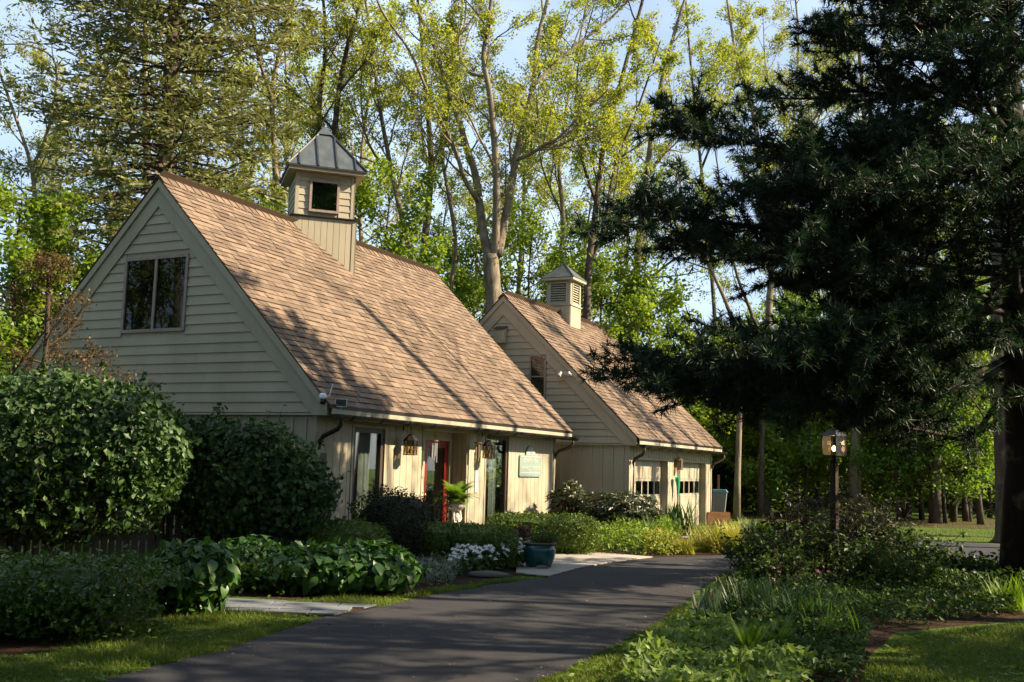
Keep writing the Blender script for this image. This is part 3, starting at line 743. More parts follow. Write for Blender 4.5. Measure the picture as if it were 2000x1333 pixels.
# ------------------------------------------------------------------ things on the cottage
def wpt(O, x, y, z): return O + AX * x + BX * y + np.array([0, 0, z])
M_BULB = emat('lamp_flame', (1, .62, .28), 9)
def lantern(label, loc, chain=True):
    t = thing('hanging_lantern', label, 'lantern', loc, ROTH, 'eave lanterns')   # origin: the hook on the eave
    MB().tube([(0, .16, .04), (0, .10, .06), (0, 0, .05), (0, 0, 0)], .008, 6).tube([(0, .17, .06), (0, .17, -.12)], .012, 6).build('hook', M_IRON, t)
    m = MB()
    for k in range(3):
        c = -.03 - k * .05; pl = [(.02 * math.cos(a), 0, c + .03 * math.sin(a)) if k % 2 else (0, .02 * math.cos(a), c + .03 * math.sin(a)) for a in np.linspace(0, 2 * math.pi, 9)]
        m.tube(pl, .005, 4)
    m.build('chain', M_IRON, t)
    s6 = lambda r, z: [(r * math.cos(a), r * math.sin(a), z) for a in np.arange(6) * math.pi / 3]
    m = MB(); V = s6(.145, -.30) + s6(.03, -.18) + s6(.145, -.315)
    m.polys(V, [(i, (i + 1) % 6, 6 + (i + 1) % 6, 6 + i) for i in range(6)] + [(12 + (i + 1) % 6, (i + 1) % 6, i, 12 + i)[::-1] for i in range(6)] + [tuple(range(6, 12)), tuple(range(17, 11, -1))]).build('lantern_roof', M_IRON, t)
    fr_ = MB().polys(s6(.135, -.58) + s6(.135, -.56), [tuple(range(5, -1, -1)), tuple(range(6, 12))] + [(i, (i + 1) % 6, 6 + (i + 1) % 6, 6 + i) for i in range(6)])
    for i in range(6):
        p, q = s6(.125, -.56)[i], s6(.125, -.56)[(i + 1) % 6]; p2, q2 = s6(.125, -.31)[i], s6(.125, -.31)[(i + 1) % 6]
        fr_.tube([p, p2], .009, 4).tube([p, q2], .0035, 4).tube([q, p2], .0035, 4)
    fr_.build('lantern_frame', M_IRON, t)
    for i in range(6):
        p, q = s6(.118, -.555)[i], s6(.118, -.555)[(i + 1) % 6]; p2, q2 = s6(.118, -.315)[i], s6(.118, -.315)[(i + 1) % 6]
        MB().polys([p, q, q2, p2], [(0, 1, 2, 3)]).build('lantern_pane', M_GLASS2, t)
    MB().lathe([(0, -.55), (.03, -.55), (.03, -.46), (0, -.46)], sides=10).build('candle', plain('candle_wax', (.6, .45, .25), .5), t)
    return t
lantern('black iron hexagonal lantern hanging left of the red door', wpt(P0, 2.66, -.25, 2.36))
lantern('black iron hexagonal lantern hanging in front of the right tall window', wpt(P0, 5.86, -.25, 2.36))
def chime(label, loc, tubes, top=.07, seed=1, mat=M_WHITE, sail=True):
    t = thing('wind_chime', label, 'wind chime', loc, ROTH, 'wind chimes under the eave')
    rng = random.Random(seed); m = MB()
    m.tube([(0, 0, .22), (0, 0, .10)], .004, 4).tube([(0, 0, .10), (top * .8, 0, 0)], .003, 4).tube([(0, 0, .10), (-top * .8, 0, 0)], .003, 4)
    m.build('cord', M_IRON, t)
    MB().lathe([(0, .012), (top, .012), (top, -.008), (0, -.008)], sides=14).build('top_disc', plain('chime_wood', (.25, .13, .07), .6), t)
    for k in range(tubes):
        a = k * 2 * math.pi / tubes; L_ = .26 + .03 * k
        MB().tube([(top * .7 * math.cos(a), top * .7 * math.sin(a), -.04), (top * .7 * math.cos(a), top * .7 * math.sin(a), -.04 - L_)], .011, 8).build('chime_tube', mat, t)
    if sail:
        MB().tube([(0, 0, -.01), (0, 0, -.55)], .003, 4).lathe([(0, -.56), (.03, -.56), (.03, -.57), (0, -.57)], sides=10).build('sail', plain('sail_wood', (.3, .2, .12), .6), t)
    return t
M_ALU = plain('aluminium_tube', (.55, .55, .52), .35, .5, .8)
chime('silver wind chime with wooden disc hanging at the entry recess', wpt(P0, 3.60, -.22, 2.08), 5, seed=1, mat=M_ALU)
chime('bamboo wind chime hanging beside the right lantern', wpt(P0, 5.42, -.22, 2.10), 5, .08, 2, plain('bamboo', (.28, .22, .13), .6))
o = MB().prism([(-.07, 0), (.07, 0), (.07, .50), (-.07, .50)], 'y', -.012, 0).build('wall_plaque', plain('grey_plaque', (.42, .42, .42), .7, .2, 0, .35, 18))
o.location = wpt(P0, 5.75, -.025, 1.05); o.rotation_euler = (0, 0, ROTH); tag(o, 'narrow pale plaque on the wall below the bamboo wind chime', 'plaque')
# house sign
sg = thing('house_sign', 'pale green arched sign with cream lettering on the tan wall', 'sign', wpt(P0, 8.42, -.022, 1.40), ROTH)
M_SIGN = plain('sage_green_sign', (.19, .26, .235), .55, .3, 0, .12, 10); M_LET = plain('cream_lettering', (.50, .49, .42), .5, .3, 0, .05)
hw, hh, rr = .60, .50, .05
ol = [(-hw, rr)] + [(-hw + rr - rr * math.cos(a), rr - rr * math.sin(a)) for a in np.linspace(.2, 1.57, 5)] + [(hw - rr + rr * math.sin(a), rr - rr * math.cos(a)) for a in np.linspace(0, 1.57, 5)]
ol += [(hw - rr + rr * math.cos(a), hh - rr + rr * math.sin(a)) for a in np.linspace(0, 1.57, 5)] + [(.27, hh)]
ol += [(.27 * math.cos(a), hh + .24 * math.sin(a)) for a in np.linspace(.12, math.pi - .12, 13)] + [(-.27, hh)] + [(-hw + rr - rr * math.sin(a), hh - rr + rr * math.cos(a)) for a in np.linspace(0, 1.57, 5)]
MB().prism(ol, 'y', -.035, 0).build('sign_board', M_SIGN, sg)
ar = [(.22 * math.cos(a), hh + .01 + .185 * math.sin(a)) for a in np.linspace(0, math.pi, 15)]
MB().prism(ar, 'y', -.040, -.0355).build('arch_panel', plain('arch_cream', (.45, .44, .40), .55), sg)
fl_ = MB()
for k in range(7):
    a = math.pi * (k + .5) / 7; p = (.12 * math.cos(a), hh + .03 + .11 * math.sin(a))
    fl_.prism([(.012 * math.sin(a), hh + .03 - .012 * math.cos(a)), p, (-.012 * math.sin(a), hh + .03 + .012 * math.cos(a))][::-1], 'y', -.044, -.0405)
stuff(fl_.build('sunburst_emblem', plain('emblem_pink', (.5, .27, .2), .6), sg))
for z in (hh - .035, .085): box('sign_line', M_LET, sg, -.55, .55, -.038, -.0355, z, z + .012)
def lettering(txt, size, x, z, y, parent, mat, wmax):
    cu = bpy.data.curves.new('lettering', 'FONT'); cu.body = txt; cu.size = size; cu.align_x = 'CENTER'; cu.extrude = .002; cu.space_character = 1.08
    ob = bpy.data.objects.new('tmp', cu); COL.objects.link(ob); dg = bpy.context.evaluated_depsgraph_get(); me = bpy.data.meshes.new_from_object(ob.evaluated_get(dg))
    bpy.data.objects.remove(ob)
    wd = max(v.co.x for v in me.vertices) - min(v.co.x for v in me.vertices); me.materials.clear(); me.materials.append(mat)
    o = obj('lettering', me, parent, (x, y, z)); o.rotation_euler = (R(90), 0, 0); s_ = min(1, wmax / wd); o.scale = (s_, 1, 1); return stuff(o)
lettering('CENTER FOR', .13, 0, .335, -.0375, sg, M_LET, .95)
lettering('THERAPEUTIC MASSAGE', .115, 0, .165, -.0375, sg, M_LET, 1.06)
# security camera and its solar panel at the near eave corner
sc = thing('security_camera', 'white dome security camera with aerial at the near eave corner', 'camera', wpt(P0, -.10, -.22, 2.66), ROTH)
MB().lathe([(0, .085), (.04, .08), (.06, .05), (.062, 0), (.055, -.02), (0, -.02)], sides=16).build('camera_body', M_WHITE, sc, True)
MB().lathe([(0, -.11), (.03, -.105), (.05, -.08), (.05, -.021), (0, -.021)], sides=16).build('lens_dome', M_BLACK, sc, True)
MB().tube([(0, -.06, .02), (.05, -.10, .05), (.09, -.12, .24)], .008, 6).build('aerial', M_WHITE, sc)
MB().tube([(0, .05, .0), (.06, .09, -.04), (.10, .10, -.10)], .014, 6).build('bracket', M_WHITE, sc)
sp = thing('solar_panel', 'small tilted solar panel clamped on the gutter end', 'solar panel', wpt(P0, .14, -.42, 2.50), ROTH - R(55)); sp.scale = (.62, .62, .62)
MB().hexa([(-.14, -.06, .05), (.14, -.10, .05), (-.14, .02, .24), (.14, -.02, .24), (-.14, -.075, .055), (.14, -.115, .055), (-.14, .005, .245), (.14, -.035, .245)]).build('panel', plain('solar_cell', (.02, .025, .035), .15, .6), sp)
MB().tube([(-.15, -.07, .05), (.15, -.11, .05), (.15, -.03, .25), (-.15, .01, .25), (-.15, -.07, .05)], .009, 5).build('panel_frame', M_WHITE, sp)
MB().tube([(0, 0, -.02), (0, -.02, .08), (0, -.03, .14)], .012, 6).build('panel_arm', M_ALU, sp)
# armchair inside the right window
ch = thing('armchair', 'orange wooden armchair back seen inside the right tall window', 'chair', wpt(P0, 6.42, .52, .04), ROTH + R(15))
M_CHAIR = plain('orange_wood', (.42, .17, .05), .4, .4, 0, .2, 6)
MB().box(-.25, .25, -.25, .25, .40, .46).build('seat', M_CHAIR, ch)
bk = [(.27 * math.cos(a), .27 * math.sin(a)) for a in np.linspace(-.5, math.pi * .9, 14)]; bo = [(x * 1.1, y * 1.1) for x, y in bk]
MB().prism(bk + bo[::-1], 'z', .47, .98).build('backrest', M_CHAIR, ch)
for sx in (-.2, .2):
    for sy in (-.2, .2): box('leg', M_CHAIR, ch, sx - .025, sx + .025, sy - .025, sy + .025, 0, .40)
# ------------------------------------------------------------------ things on the garage
bb_ = thing('bat_box', 'small tan wooden nest box high on the garage gable', 'nest box', wpt(G0, -.035, 3.66, 5.06), ROTH)
MB().prism([(0, 0), (0, .42), (-.15, .36), (-.15, 0)], 'y', -.14, .14).build('box_body', M_PAINT, bb_)
MB().hexa([(-.20, -.17, .365), (.0, -.17, .445), (-.20, .17, .365), (.0, .17, .445), (-.20, -.17, .385), (.0, -.17, .465), (-.20, .17, .385), (.0, .17, .465)]).build('box_roof', M_TINDK, bb_)
fl2 = thing('flood_light', 'twin white flood lights on the garage rake trim', 'flood light', wpt(G0, -.09, 1.72, 4.20), ROTH)
M_LAMPW = plain('grey_white_lamp', (.38, .37, .34), .5)
MB().box(-.05, .0, -.06, .06, -.05, .05).build('mount', M_LAMPW, fl2)
for sy, sx in ((.13, -.12), (-.13, -.10)):
    MB().tube([(-.03, sy * .3, 0), (sx * .7, sy * .8, -.01)], .018, 6).build('arm', M_LAMPW, fl2)
    hd = MB().lathe([(0, .10), (.05, .10), (.055, .05), (.085, -.06), (.08, -.075), (0, -.075)], sides=14).build('lamp_head', M_LAMPW, fl2, True)
    hd.scale = (.75, .75, .75); hd.location = (sx, sy, -.03); hd.rotation_euler = (R(25) * (1 if sy > 0 else -1), R(35), 0)
gl = thing('wall_lantern', 'small brass wall lantern between the garage doors', 'lantern', wpt(G0, 3.86, -.02, 1.78 + dz), ROTH)
M_BRASS = plain('old_brass', (.30, .22, .10), .4, .5, .7)
MB().box(-.05, .05, -.03, 0, -.05, .20).build('back_plate', M_BRASS, gl)
MB().tube([(0, -.02, .18), (0, -.10, .26), (0, -.14, .22)], .012, 6).build('arm', M_BRASS, gl)
MB().lathe([(.0, .26), (.02, .24), (.025, .22), (.11, .16), (.105, .15), (0, .15)], (0, -.14, 0), 8).build('lantern_roof', M_BRASS, gl)
MB().lathe([(.085, .15), (.085, -.10)], (0, -.14, 0), 8).build('lantern_glass', M_GLASS2, gl)
m = MB()
for k in range(8): m.tube([(.09 * math.cos(k * math.pi / 4), -.14 + .09 * math.sin(k * math.pi / 4), z) for z in (-.10, .15)], .007, 4)
m.lathe([(0, -.12), (.095, -.115), (.095, -.10), (0, -.10)], (0, -.14, 0), 8).build('lantern_frame', M_BRASS, gl)
ws = thing('wind_sock', 'green tapering wind sock hanging between the garage doors', 'wind sock', wpt(G0, 3.66, -.16, 1.46 + dz), ROTH)
pr = [(0, 0, .0)]
m = MB(); n = 12; V = []
for k, (z, r_, dx) in enumerate(((.0, .13, 0), (-.04, .125, .0), (-.14, .09, .02), (-.28, .07, .05), (-.42, .055, .03), (-.56, .03, .0), (-.64, .008, -.02))):
    V += [(dx + r_ * math.cos(a) * 1.1, r_ * math.sin(a) * .6 - .0, z + .012 * math.sin(3 * a)) for a in np.arange(n) * 2 * math.pi / n]
m.polys(V, [(k * n + i, k * n + (i + 1) % n, (k + 1) * n + (i + 1) % n, (k + 1) * n + i) for k in range(6) for i in range(n)]).build('sock', leafmat('sock_green', (.02, .26, .13), (.03, .33, .17), .3, .7), ws, True)
MB().tube([(0, 0, .0), (0, 0, .18), (0, .12, .2)], .006, 5).build('hanger', M_IRON, ws)
# wheelie bin, planter board and stake beyond the garage
bn = thing('wheelie_bin', 'grey wheelie bin with blue lid beyond the garage corner', 'bin', (7.25, 36.4, 0), ROTH + .2)
M_BIN = plain('grey_bin_plastic', (.17, .17, .175), .5, .3, 0, .15)
m = MB(); m.hexa([(-.22, -.24, .05), (.22, -.24, .05), (-.22, .24, .05), (.22, .24, .05), (-.29, -.33, .95), (.29, -.33, .95), (-.29, .33, .95), (.29, .33, .95)]).build('bin_body', M_BIN, bn)
MB().hexa([(-.31, -.36, .952), (.31, -.36, .952), (-.31, .36, .952), (.31, .36, .952), (-.27, -.30, 1.05), (.27, -.30, 1.05), (-.27, .33, 1.04), (.27, .33, 1.04)]).build('bin_lid', plain('blue_green_lid', (.10, .22, .24), .5), bn)
for sx in (-.25, .25):
    wh = MB().lathe([(0, -.03), (.1, -.03), (.1, .03), (0, .03)], sides=14).build('wheel', M_BLACK, bn); wh.location = (sx, .30, .10); wh.rotation_euler = (0, R(90), 0)
MB().tube([(-.22, .36, .93), (-.22, .43, .93), (.22, .43, .93), (.22, .36, .93)], .018, 6).build('handle', M_BIN, bn)
M_CEDAR = plain('orange_cedar', (.33, .16, .075), .75, .2, 0, .3, 4, .2, (1, 6, 6))
pb = thing('planter_box', 'low orange cedar planter box beside the garage downspout', 'planter', (6.58, 33.0, 0), .05)
for k in range(3):
    box('plank', M_CEDAR, pb, -.36, .36, -.20, -.175, .02 + k * .125, .14 + k * .125); box('plank', M_CEDAR, pb, -.36, .36, .175, .20, .02 + k * .125, .14 + k * .125)
    box('end_plank', M_CEDAR, pb, -.358, -.333, -.174, .174, .02 + k * .125, .14 + k * .125); box('end_plank', M_CEDAR, pb, .333, .358, -.174, .174, .02 + k * .125, .14 + k * .125)
for sx in (-.325, .31): box('corner_cleat', M_CEDAR, pb, sx, sx + .02, -.173, .173, .0, .40)
o = MB().tube([(7.9, 39.5, 0), (7.92, 39.5, 1.55)], .05, 8).build('stake', M_CEDAR); tag(o, 'short brown wooden stake standing behind the wheelie bin', 'stake')
st = sheet('stepping_path', [tuple(gnd(*p)[:2]) for p in ((1235, 1052), (1345, 1052), (1350, 1035), (1300, 1032))], .010, M_FLAG)
# ------------------------------------------------------------------ lamp post with its lit lantern
lp = thing('lamp_post', 'brown wooden lamp post with a lit square lantern standing in the bed', 'lamp post', (*gnd(1631, 1116)[:2], 0), R(38)); lp.scale = (.86, .86, .95)
M_POST = plain('brown_post_wood', (.04, .028, .02), .85, .15, 0, .35, 4, .4, (1, 1, .12))
MB().prism([(-.065, -.05), (-.05, -.065), (.05, -.065), (.065, -.05), (.065, .05), (.05, .065), (-.05, .065), (-.065, .05)], 'z', 0, 1.94).build('post', M_POST, lp)
MB().lathe([(.09, 0), (.10, .02), (.06, .05), (.06, .12), (0, .12)], (0, 0, 1.94), 10).build('post_collar', M_IRON, lp)
m = MB().box(-.17, .17, -.17, .17, 2.06, 2.075)
for sx in (-.16, .16):
    for sy in (-.16, .16): m.box(sx - .012, sx + .012, sy - .012, sy + .012, 2.076, 2.42)
m.build('lantern_frame', M_IRON, lp)
MB().polys([(-.20, -.20, 2.42), (.20, -.20, 2.42), (.20, .20, 2.42), (-.20, .20, 2.42), (-.03, -.03, 2.56), (.03, -.03, 2.56), (.03, .03, 2.56), (-.03, .03, 2.56)], [(0, 1, 5, 4), (1, 2, 6, 5), (2, 3, 7, 6), (3, 0, 4, 7), (4, 5, 6, 7), (3, 2, 1, 0)]).build('lantern_roof', M_IRON, lp)
MB().lathe([(.0, .06), (.02, .05), (.012, .02), (.012, 0)], (0, 0, 2.56), 8).build('finial', M_IRON, lp)
for q in range(4):
    o = MB().polys([(-.146, -.16, 2.078), (.146, -.16, 2.078), (.146, -.16, 2.418), (-.146, -.16, 2.418)], [(0, 1, 2, 3)]).build('lantern_pane', M_GLASS2, lp); o.rotation_euler = (0, 0, q * R(90))
MB().lathe([(0, 0), (.02, .005), (.038, .04), (.034, .075), (.012, .10), (0, .105)], (.0, -.0, 2.14), 12).build('bulb', M_BULB, lp, True)
MB().lathe([(.016, 0), (.016, .065), (0, .065)], (0, 0, 2.076), 8).build('socket', M_BRASS, lp)
pl_ = bpy.data.lights.new('lamp_glow', 'POINT'); pl_.energy = 1.2; pl_.color = (1, .66, .33); pl_.shadow_soft_size = .04
po = bpy.data.objects.new('lamp_glow', pl_); COL.objects.link(po); po.parent = lp; po.location = (0, 0, 2.30)
# ------------------------------------------------------------------ teal pots, boulder, garden statue
M_TEAL = plain('teal_glaze', (.012, .085, .095), .22, .6, 0, .35, 7); M_CLAY = plain('brown_rim', (.12, .055, .03), .45, .4)
M_DIRT = soilmat('potting_soil')
def pot(label, loc, r=.27, h=.42, mat=M_TEAL):
    t = thing('glazed_pot', label, 'plant pot', loc, 0, 'glazed pots')
    MB().lathe([(0, 0), (r * .66, 0), (r * .72, .02), (r * .95, h * .45), (r * 1.0, h * .72), (r * .96, h * .93), (r * .88, h * .93), (r * .86, h * .86)], sides=28).build('pot_body', mat, t, True)
    MB().lathe([(r * .97, h * .932), (r * 1.03, h * .95), (r * 1.03, h * .99), (r * .95, h), (r * .87, h * .985), (r * .86, h * .87)], sides=28).build('pot_rim', M_CLAY, t, True)
    MB().lathe([(r * .86, h * .88), (0, h * .89)], sides=28).build('soil', M_DIRT, t)
    return t
POT1 = gnd(1052, 1111); pot('large teal glazed pot with brown rim at the patio edge', POT1 + [0, 0, .0])
POT2 = gnd(1040, 1103); POT2 = POT2 + np.array([-.22, .25, .04]); pot('dark teal glazed pot just behind the large one', POT2, .2, .40, plain('dark_glaze', (.02, .05, .045), .25, .6))
M_ROCK = plain('grey_boulder', (.12, .115, .10), .9, .15, 0, .35, 5, .5, None, 14)
def rock(label, loc, s, seed):
    rg = np.random.default_rng(seed); n, k = 12, 8; V = []
    for i in range(k):
        ph = math.pi * i / (k - 1)
        for j in range(n):
            a = 2 * math.pi * j / n; d = 1 + .18 * math.sin(2 * a + seed) * math.sin(ph) + .1 * math.sin(3 * ph + a * 2)
            V.append((s[0] * d * math.sin(ph) * math.cos(a), s[1] * d * math.sin(ph) * math.sin(a), s[2] * math.cos(ph) * (1 if ph < 1.57 else .5) + s[2] * .45))
    o = MB().polys(V, [(i * n + j, i * n + (j + 1) % n, (i + 1) * n + (j + 1) % n, (i + 1) * n + j) for i in range(k - 1) for j in range(n)]).build('rock', M_ROCK, None, True)
    o.location = [float(x) for x in loc]; return tag(o, label, 'rock')
rock('small pale rock lying against the teal pot', POT1 + [.04, -.33, 0], (.11, .07, .06), 1)
rock('small grey rock at the bed corner left of the teal pot', POT1 + [-.42, -.12, 0], (.11, .09, .06), 2)
rock('long flat dark boulder edging the white flower bed', gnd(955, 1131) + [0, .15, 0], (.32, .13, .07), 3)
# ------------------------------------------------------------------ trees
def unit(v): return v / (np.linalg.norm(v, axis=-1, keepdims=True) + 1e-12)
def leafquads(P, N, size, rg, aspect=.55, jit=.7, droop=.0, D=None, fold=False):
    """leaf faces: P positions, N rough normals; a rhombus (2 triangles), or with fold a keeled leaf of 4"""
    n = len(P); N = unit(N + jit * rg.normal(size=(n, 3)))
    if D is None: D = rg.normal(size=(n, 3)); D[:, 2] -= droop
    D = unit(D - N * (D * N).sum(1, keepdims=True)); W = np.cross(N, D)
    s = (size * rg.uniform(.65, 1.25, n))[:, None]
    a = P; b = P + D * s; m = P + D * s * .45
    l = m + W * s * aspect * .5; r = m - W * s * aspect * .5
    i = np.arange(n)[:, None]
    if fold:
        c = m - N * s * .10; b = b - N * s * .12
        V = np.stack([a, l, b, r, c], 1).reshape(-1, 3); i = i * 5
        return V, np.concatenate([i + [[0, 4, 1]], i + [[1, 4, 2]], i + [[0, 3, 4]], i + [[3, 2, 4]]])
    V = np.stack([a, l, b, r], 1).reshape(-1, 3); i = i * 4
    return V, i + np.array([[0, 3, 2, 1]])
def path(rg, p, d, L, n, wander, up=0.0, grav=None):
    pts = [np.array(p, float)]; d = unit(np.array(d, float))
    for i in range(n):
        d = unit(d + wander * rg.normal(size=3) + np.array([0, 0, up])); pts.append(pts[-1] + d * L / n)
    return np.array(pts)
def interp(P, t):
    k = t * (len(P) - 1); i = min(int(k), len(P) - 2); f = k - i
    return P[i] * (1 - f) + P[i + 1] * f, unit(P[i + 1] - P[i])
def side_dir(rg, d, ang, az=None):
    az = rg.uniform(0, 2 * math.pi) if az is None else az
    ref = np.array([0, 0, 1.]) if abs(d[2]) < .9 else np.array([1., 0, 0])
    u_ = unit(np.cross(d, ref)); v_ = np.cross(d, u_)
    return d * math.cos(ang) + (u_ * math.cos(az) + v_ * math.sin(az)) * math.sin(ang)
def deciduous(name, label, stems, leaf, bark, seed, H, nl=13, n2=7, n3=5, first=.32, Lf=.30, ang=(28, 55), lsz=.10, per=5, group=None, up=.10, spreadleaf=.16, cat='tree', skip0=False, cut=0, twig=True):
    """stems: list of (polyline points, r0, r1); limbs grow from the upper part of each"""
    rg = np.random.default_rng(seed); wood = MB(); LP = []
    base = np.array(stems[0][0][0], float); base[2] = 0
    for si, (P, r0, r1) in enumerate(stems):
        P = np.array(smooth3(P)) - base
        t_ = np.linspace(0, 1, len(P)); rad = r0 + (r1 - r0) * t_
        if si == 0: rad = rad * (1 + .45 * np.exp(-t_ * len(P) * 1.1))
        wood.tube(P, rad, 9 if r0 > .12 else 7)
        f0 = first if si == 0 else .12
        if skip0 and si == 0: continue
        SL = np.linalg.norm(np.diff(P, axis=0), axis=1).sum()
        for k in range(nl):
            t = f0 + (1 - f0) * (k + rg.uniform(0, .9)) / nl
            p, d = interp(P, min(t, .995)); rr = (r0 + (r1 - r0) * t)
            L = Lf * H * (1.1 - .65 * t) * rg.uniform(.65, 1.25)
            dd = side_dir(rg, d, R(rg.uniform(*ang)), k * 2.4 + rg.uniform(-.5, .5))
            B = path(rg, p, dd, L, 6, .13, up); rb = min(rr * .55, .012 * L + .012)
            wood.tube(B, np.linspace(rb, rb * .25, 7), 5, False)
            for j in range(n2):
                t2 = .2 + .8 * (j + rg.uniform(0, 1)) / n2; q, e = interp(B, min(t2, .99))
                L2 = L * .42 * (1.15 - .6 * t2) * rg.uniform(.6, 1.3)
                C = path(rg, q, side_dir(rg, e, R(rg.uniform(25, 60))), L2, 4, .16, up * .8)
                wood.tube(C, np.linspace(rb * .38, rb * .12 + .002, 5), 3, False)
                for m in range(n3):
                    t3 = .15 + .85 * (m + rg.uniform(0, 1)) / n3; q3, e3 = interp(C, min(t3, .99))
                    L3 = L2 * .5 * rg.uniform(.5, 1.3)
                    T = path(rg, q3, side_dir(rg, e3, R(rg.uniform(20, 65))), L3, 2, .2, .05)
                    wood.tube(T[[0, -1]], (.008, .003), 3, False) if twig else None
                    for u_ in (.45, .8, 1.0): LP.append(interp(T, min(u_, .999))[0])
                LP.append(C[-1])
            LP.append(B[-1])
    LP = np.array(LP)
    if cut: LP = LP[LP[:, 2] < cut]
    Q = np.repeat(LP, per, axis=0); Q = Q + rg.normal(size=Q.shape) * spreadleaf
    N = rg.normal(size=Q.shape) * .6 + np.array([0, 0, .8])
    t = thing(name, label, cat, base, 0, group)
    stuff(wood.build('trunk', bark, t, True))
    cr = MB().add(*leafquads(Q, N, lsz, rg, .62, .5, .4)); stuff(cr.build('crown', leaf, t))
    return t
def smooth3(pts, k=4):
    return smooth_poly(pts, k) if len(pts) > 2 else [tuple(np.array(pts[0]) * (1 - f) + np.array(pts[1]) * f) for f in np.linspace(0, 1, 6)]
def stem_px(pp, y, dy=0):
    """pixels (photo) down a stem, first the lowest; dy: how far it leans away over its length"""
    n = len(pp); out = [at(a, b, y + dy * i / max(1, n - 1)) for i, (a, b) in enumerate(pp)]
    return out
def rooted(pp, y, dy=0):
    s_ = stem_px(pp, y, dy); b = s_[0].copy(); b[2] = 0; b[0] -= (s_[0][2]) * .02
    return [b] + s_
L_SPRING = leafmat('spring_leaf', (.16, .215, .028), (.31, .36, .075), .5, .5, .2, (1.5, 1.35, .5))
L_SPRING2 = leafmat('spring_leaf_olive', (.16, .195, .036), (.30, .34, .09), .5, .5, .2, (1.4, 1.25, .6))
L_GREEN = leafmat('maple_leaf', (.08, .145, .017), (.19, .27, .042), .5, .45, .25, (1.6, 1.5, .45))
L_DEEP = leafmat('woodland_leaf', (.045, .10, .012), (.13, .22, .03), .45, .5, .25, (1.6, 1.5, .5))
# the big forked tree between the two roofs
Yc = 34.0
st_ = [(rooted([(963, 620), (962, 560), (958, 498)], Yc), .30, .26),
       (stem_px([(958, 505), (945, 460), (938, 410), (928, 340), (912, 290), (893, 225), (868, 150), (842, 75), (800, -10), (770, -90)], Yc, 3), .17, .05),
       (stem_px([(935, 395), (910, 355), (893, 305), (876, 265), (857, 228), (835, 180), (800, 100), (745, 20), (720, -60)], Yc, -2.5), .085, .03),
       (stem_px([(966, 505), (969, 440), (970, 350), (964, 260), (956, 180), (944, 110), (955, 40), (965, -60)], Yc, -1), .15, .05),
       (stem_px([(972, 500), (982, 450), (997, 375), (1009, 300), (1024, 240), (1042, 160), (1050, 80), (1075, -20), (1100, -110)], Yc, 1.5), .165, .05),
       (stem_px([(1010, 312), (1035, 302), (1062, 285), (1090, 270), (1135, 225), (1192, 172)], Yc, -2), .07, .025),
       (stem_px([(1056, 288), (1095, 283), (1140, 262), (1195, 238)], Yc, 1), .055, .02),
       (stem_px([(1040, 170), (1090, 120), (1150, 70), (1210, 20), (1260, -40)], Yc, 2), .07, .03),
       (stem_px([(950, 150), (915, 140), (895, 90), (910, 30), (905, -60)], Yc, 1), .06, .025)]
deciduous('forked_tree', 'tall forked tree with grey trunk rising between the cottage and garage roofs', st_, L_SPRING, M_BARK, 11, 22, nl=8, n2=6, n3=4, Lf=.14, lsz=.10, per=7, spreadleaf=.085, skip0=True)
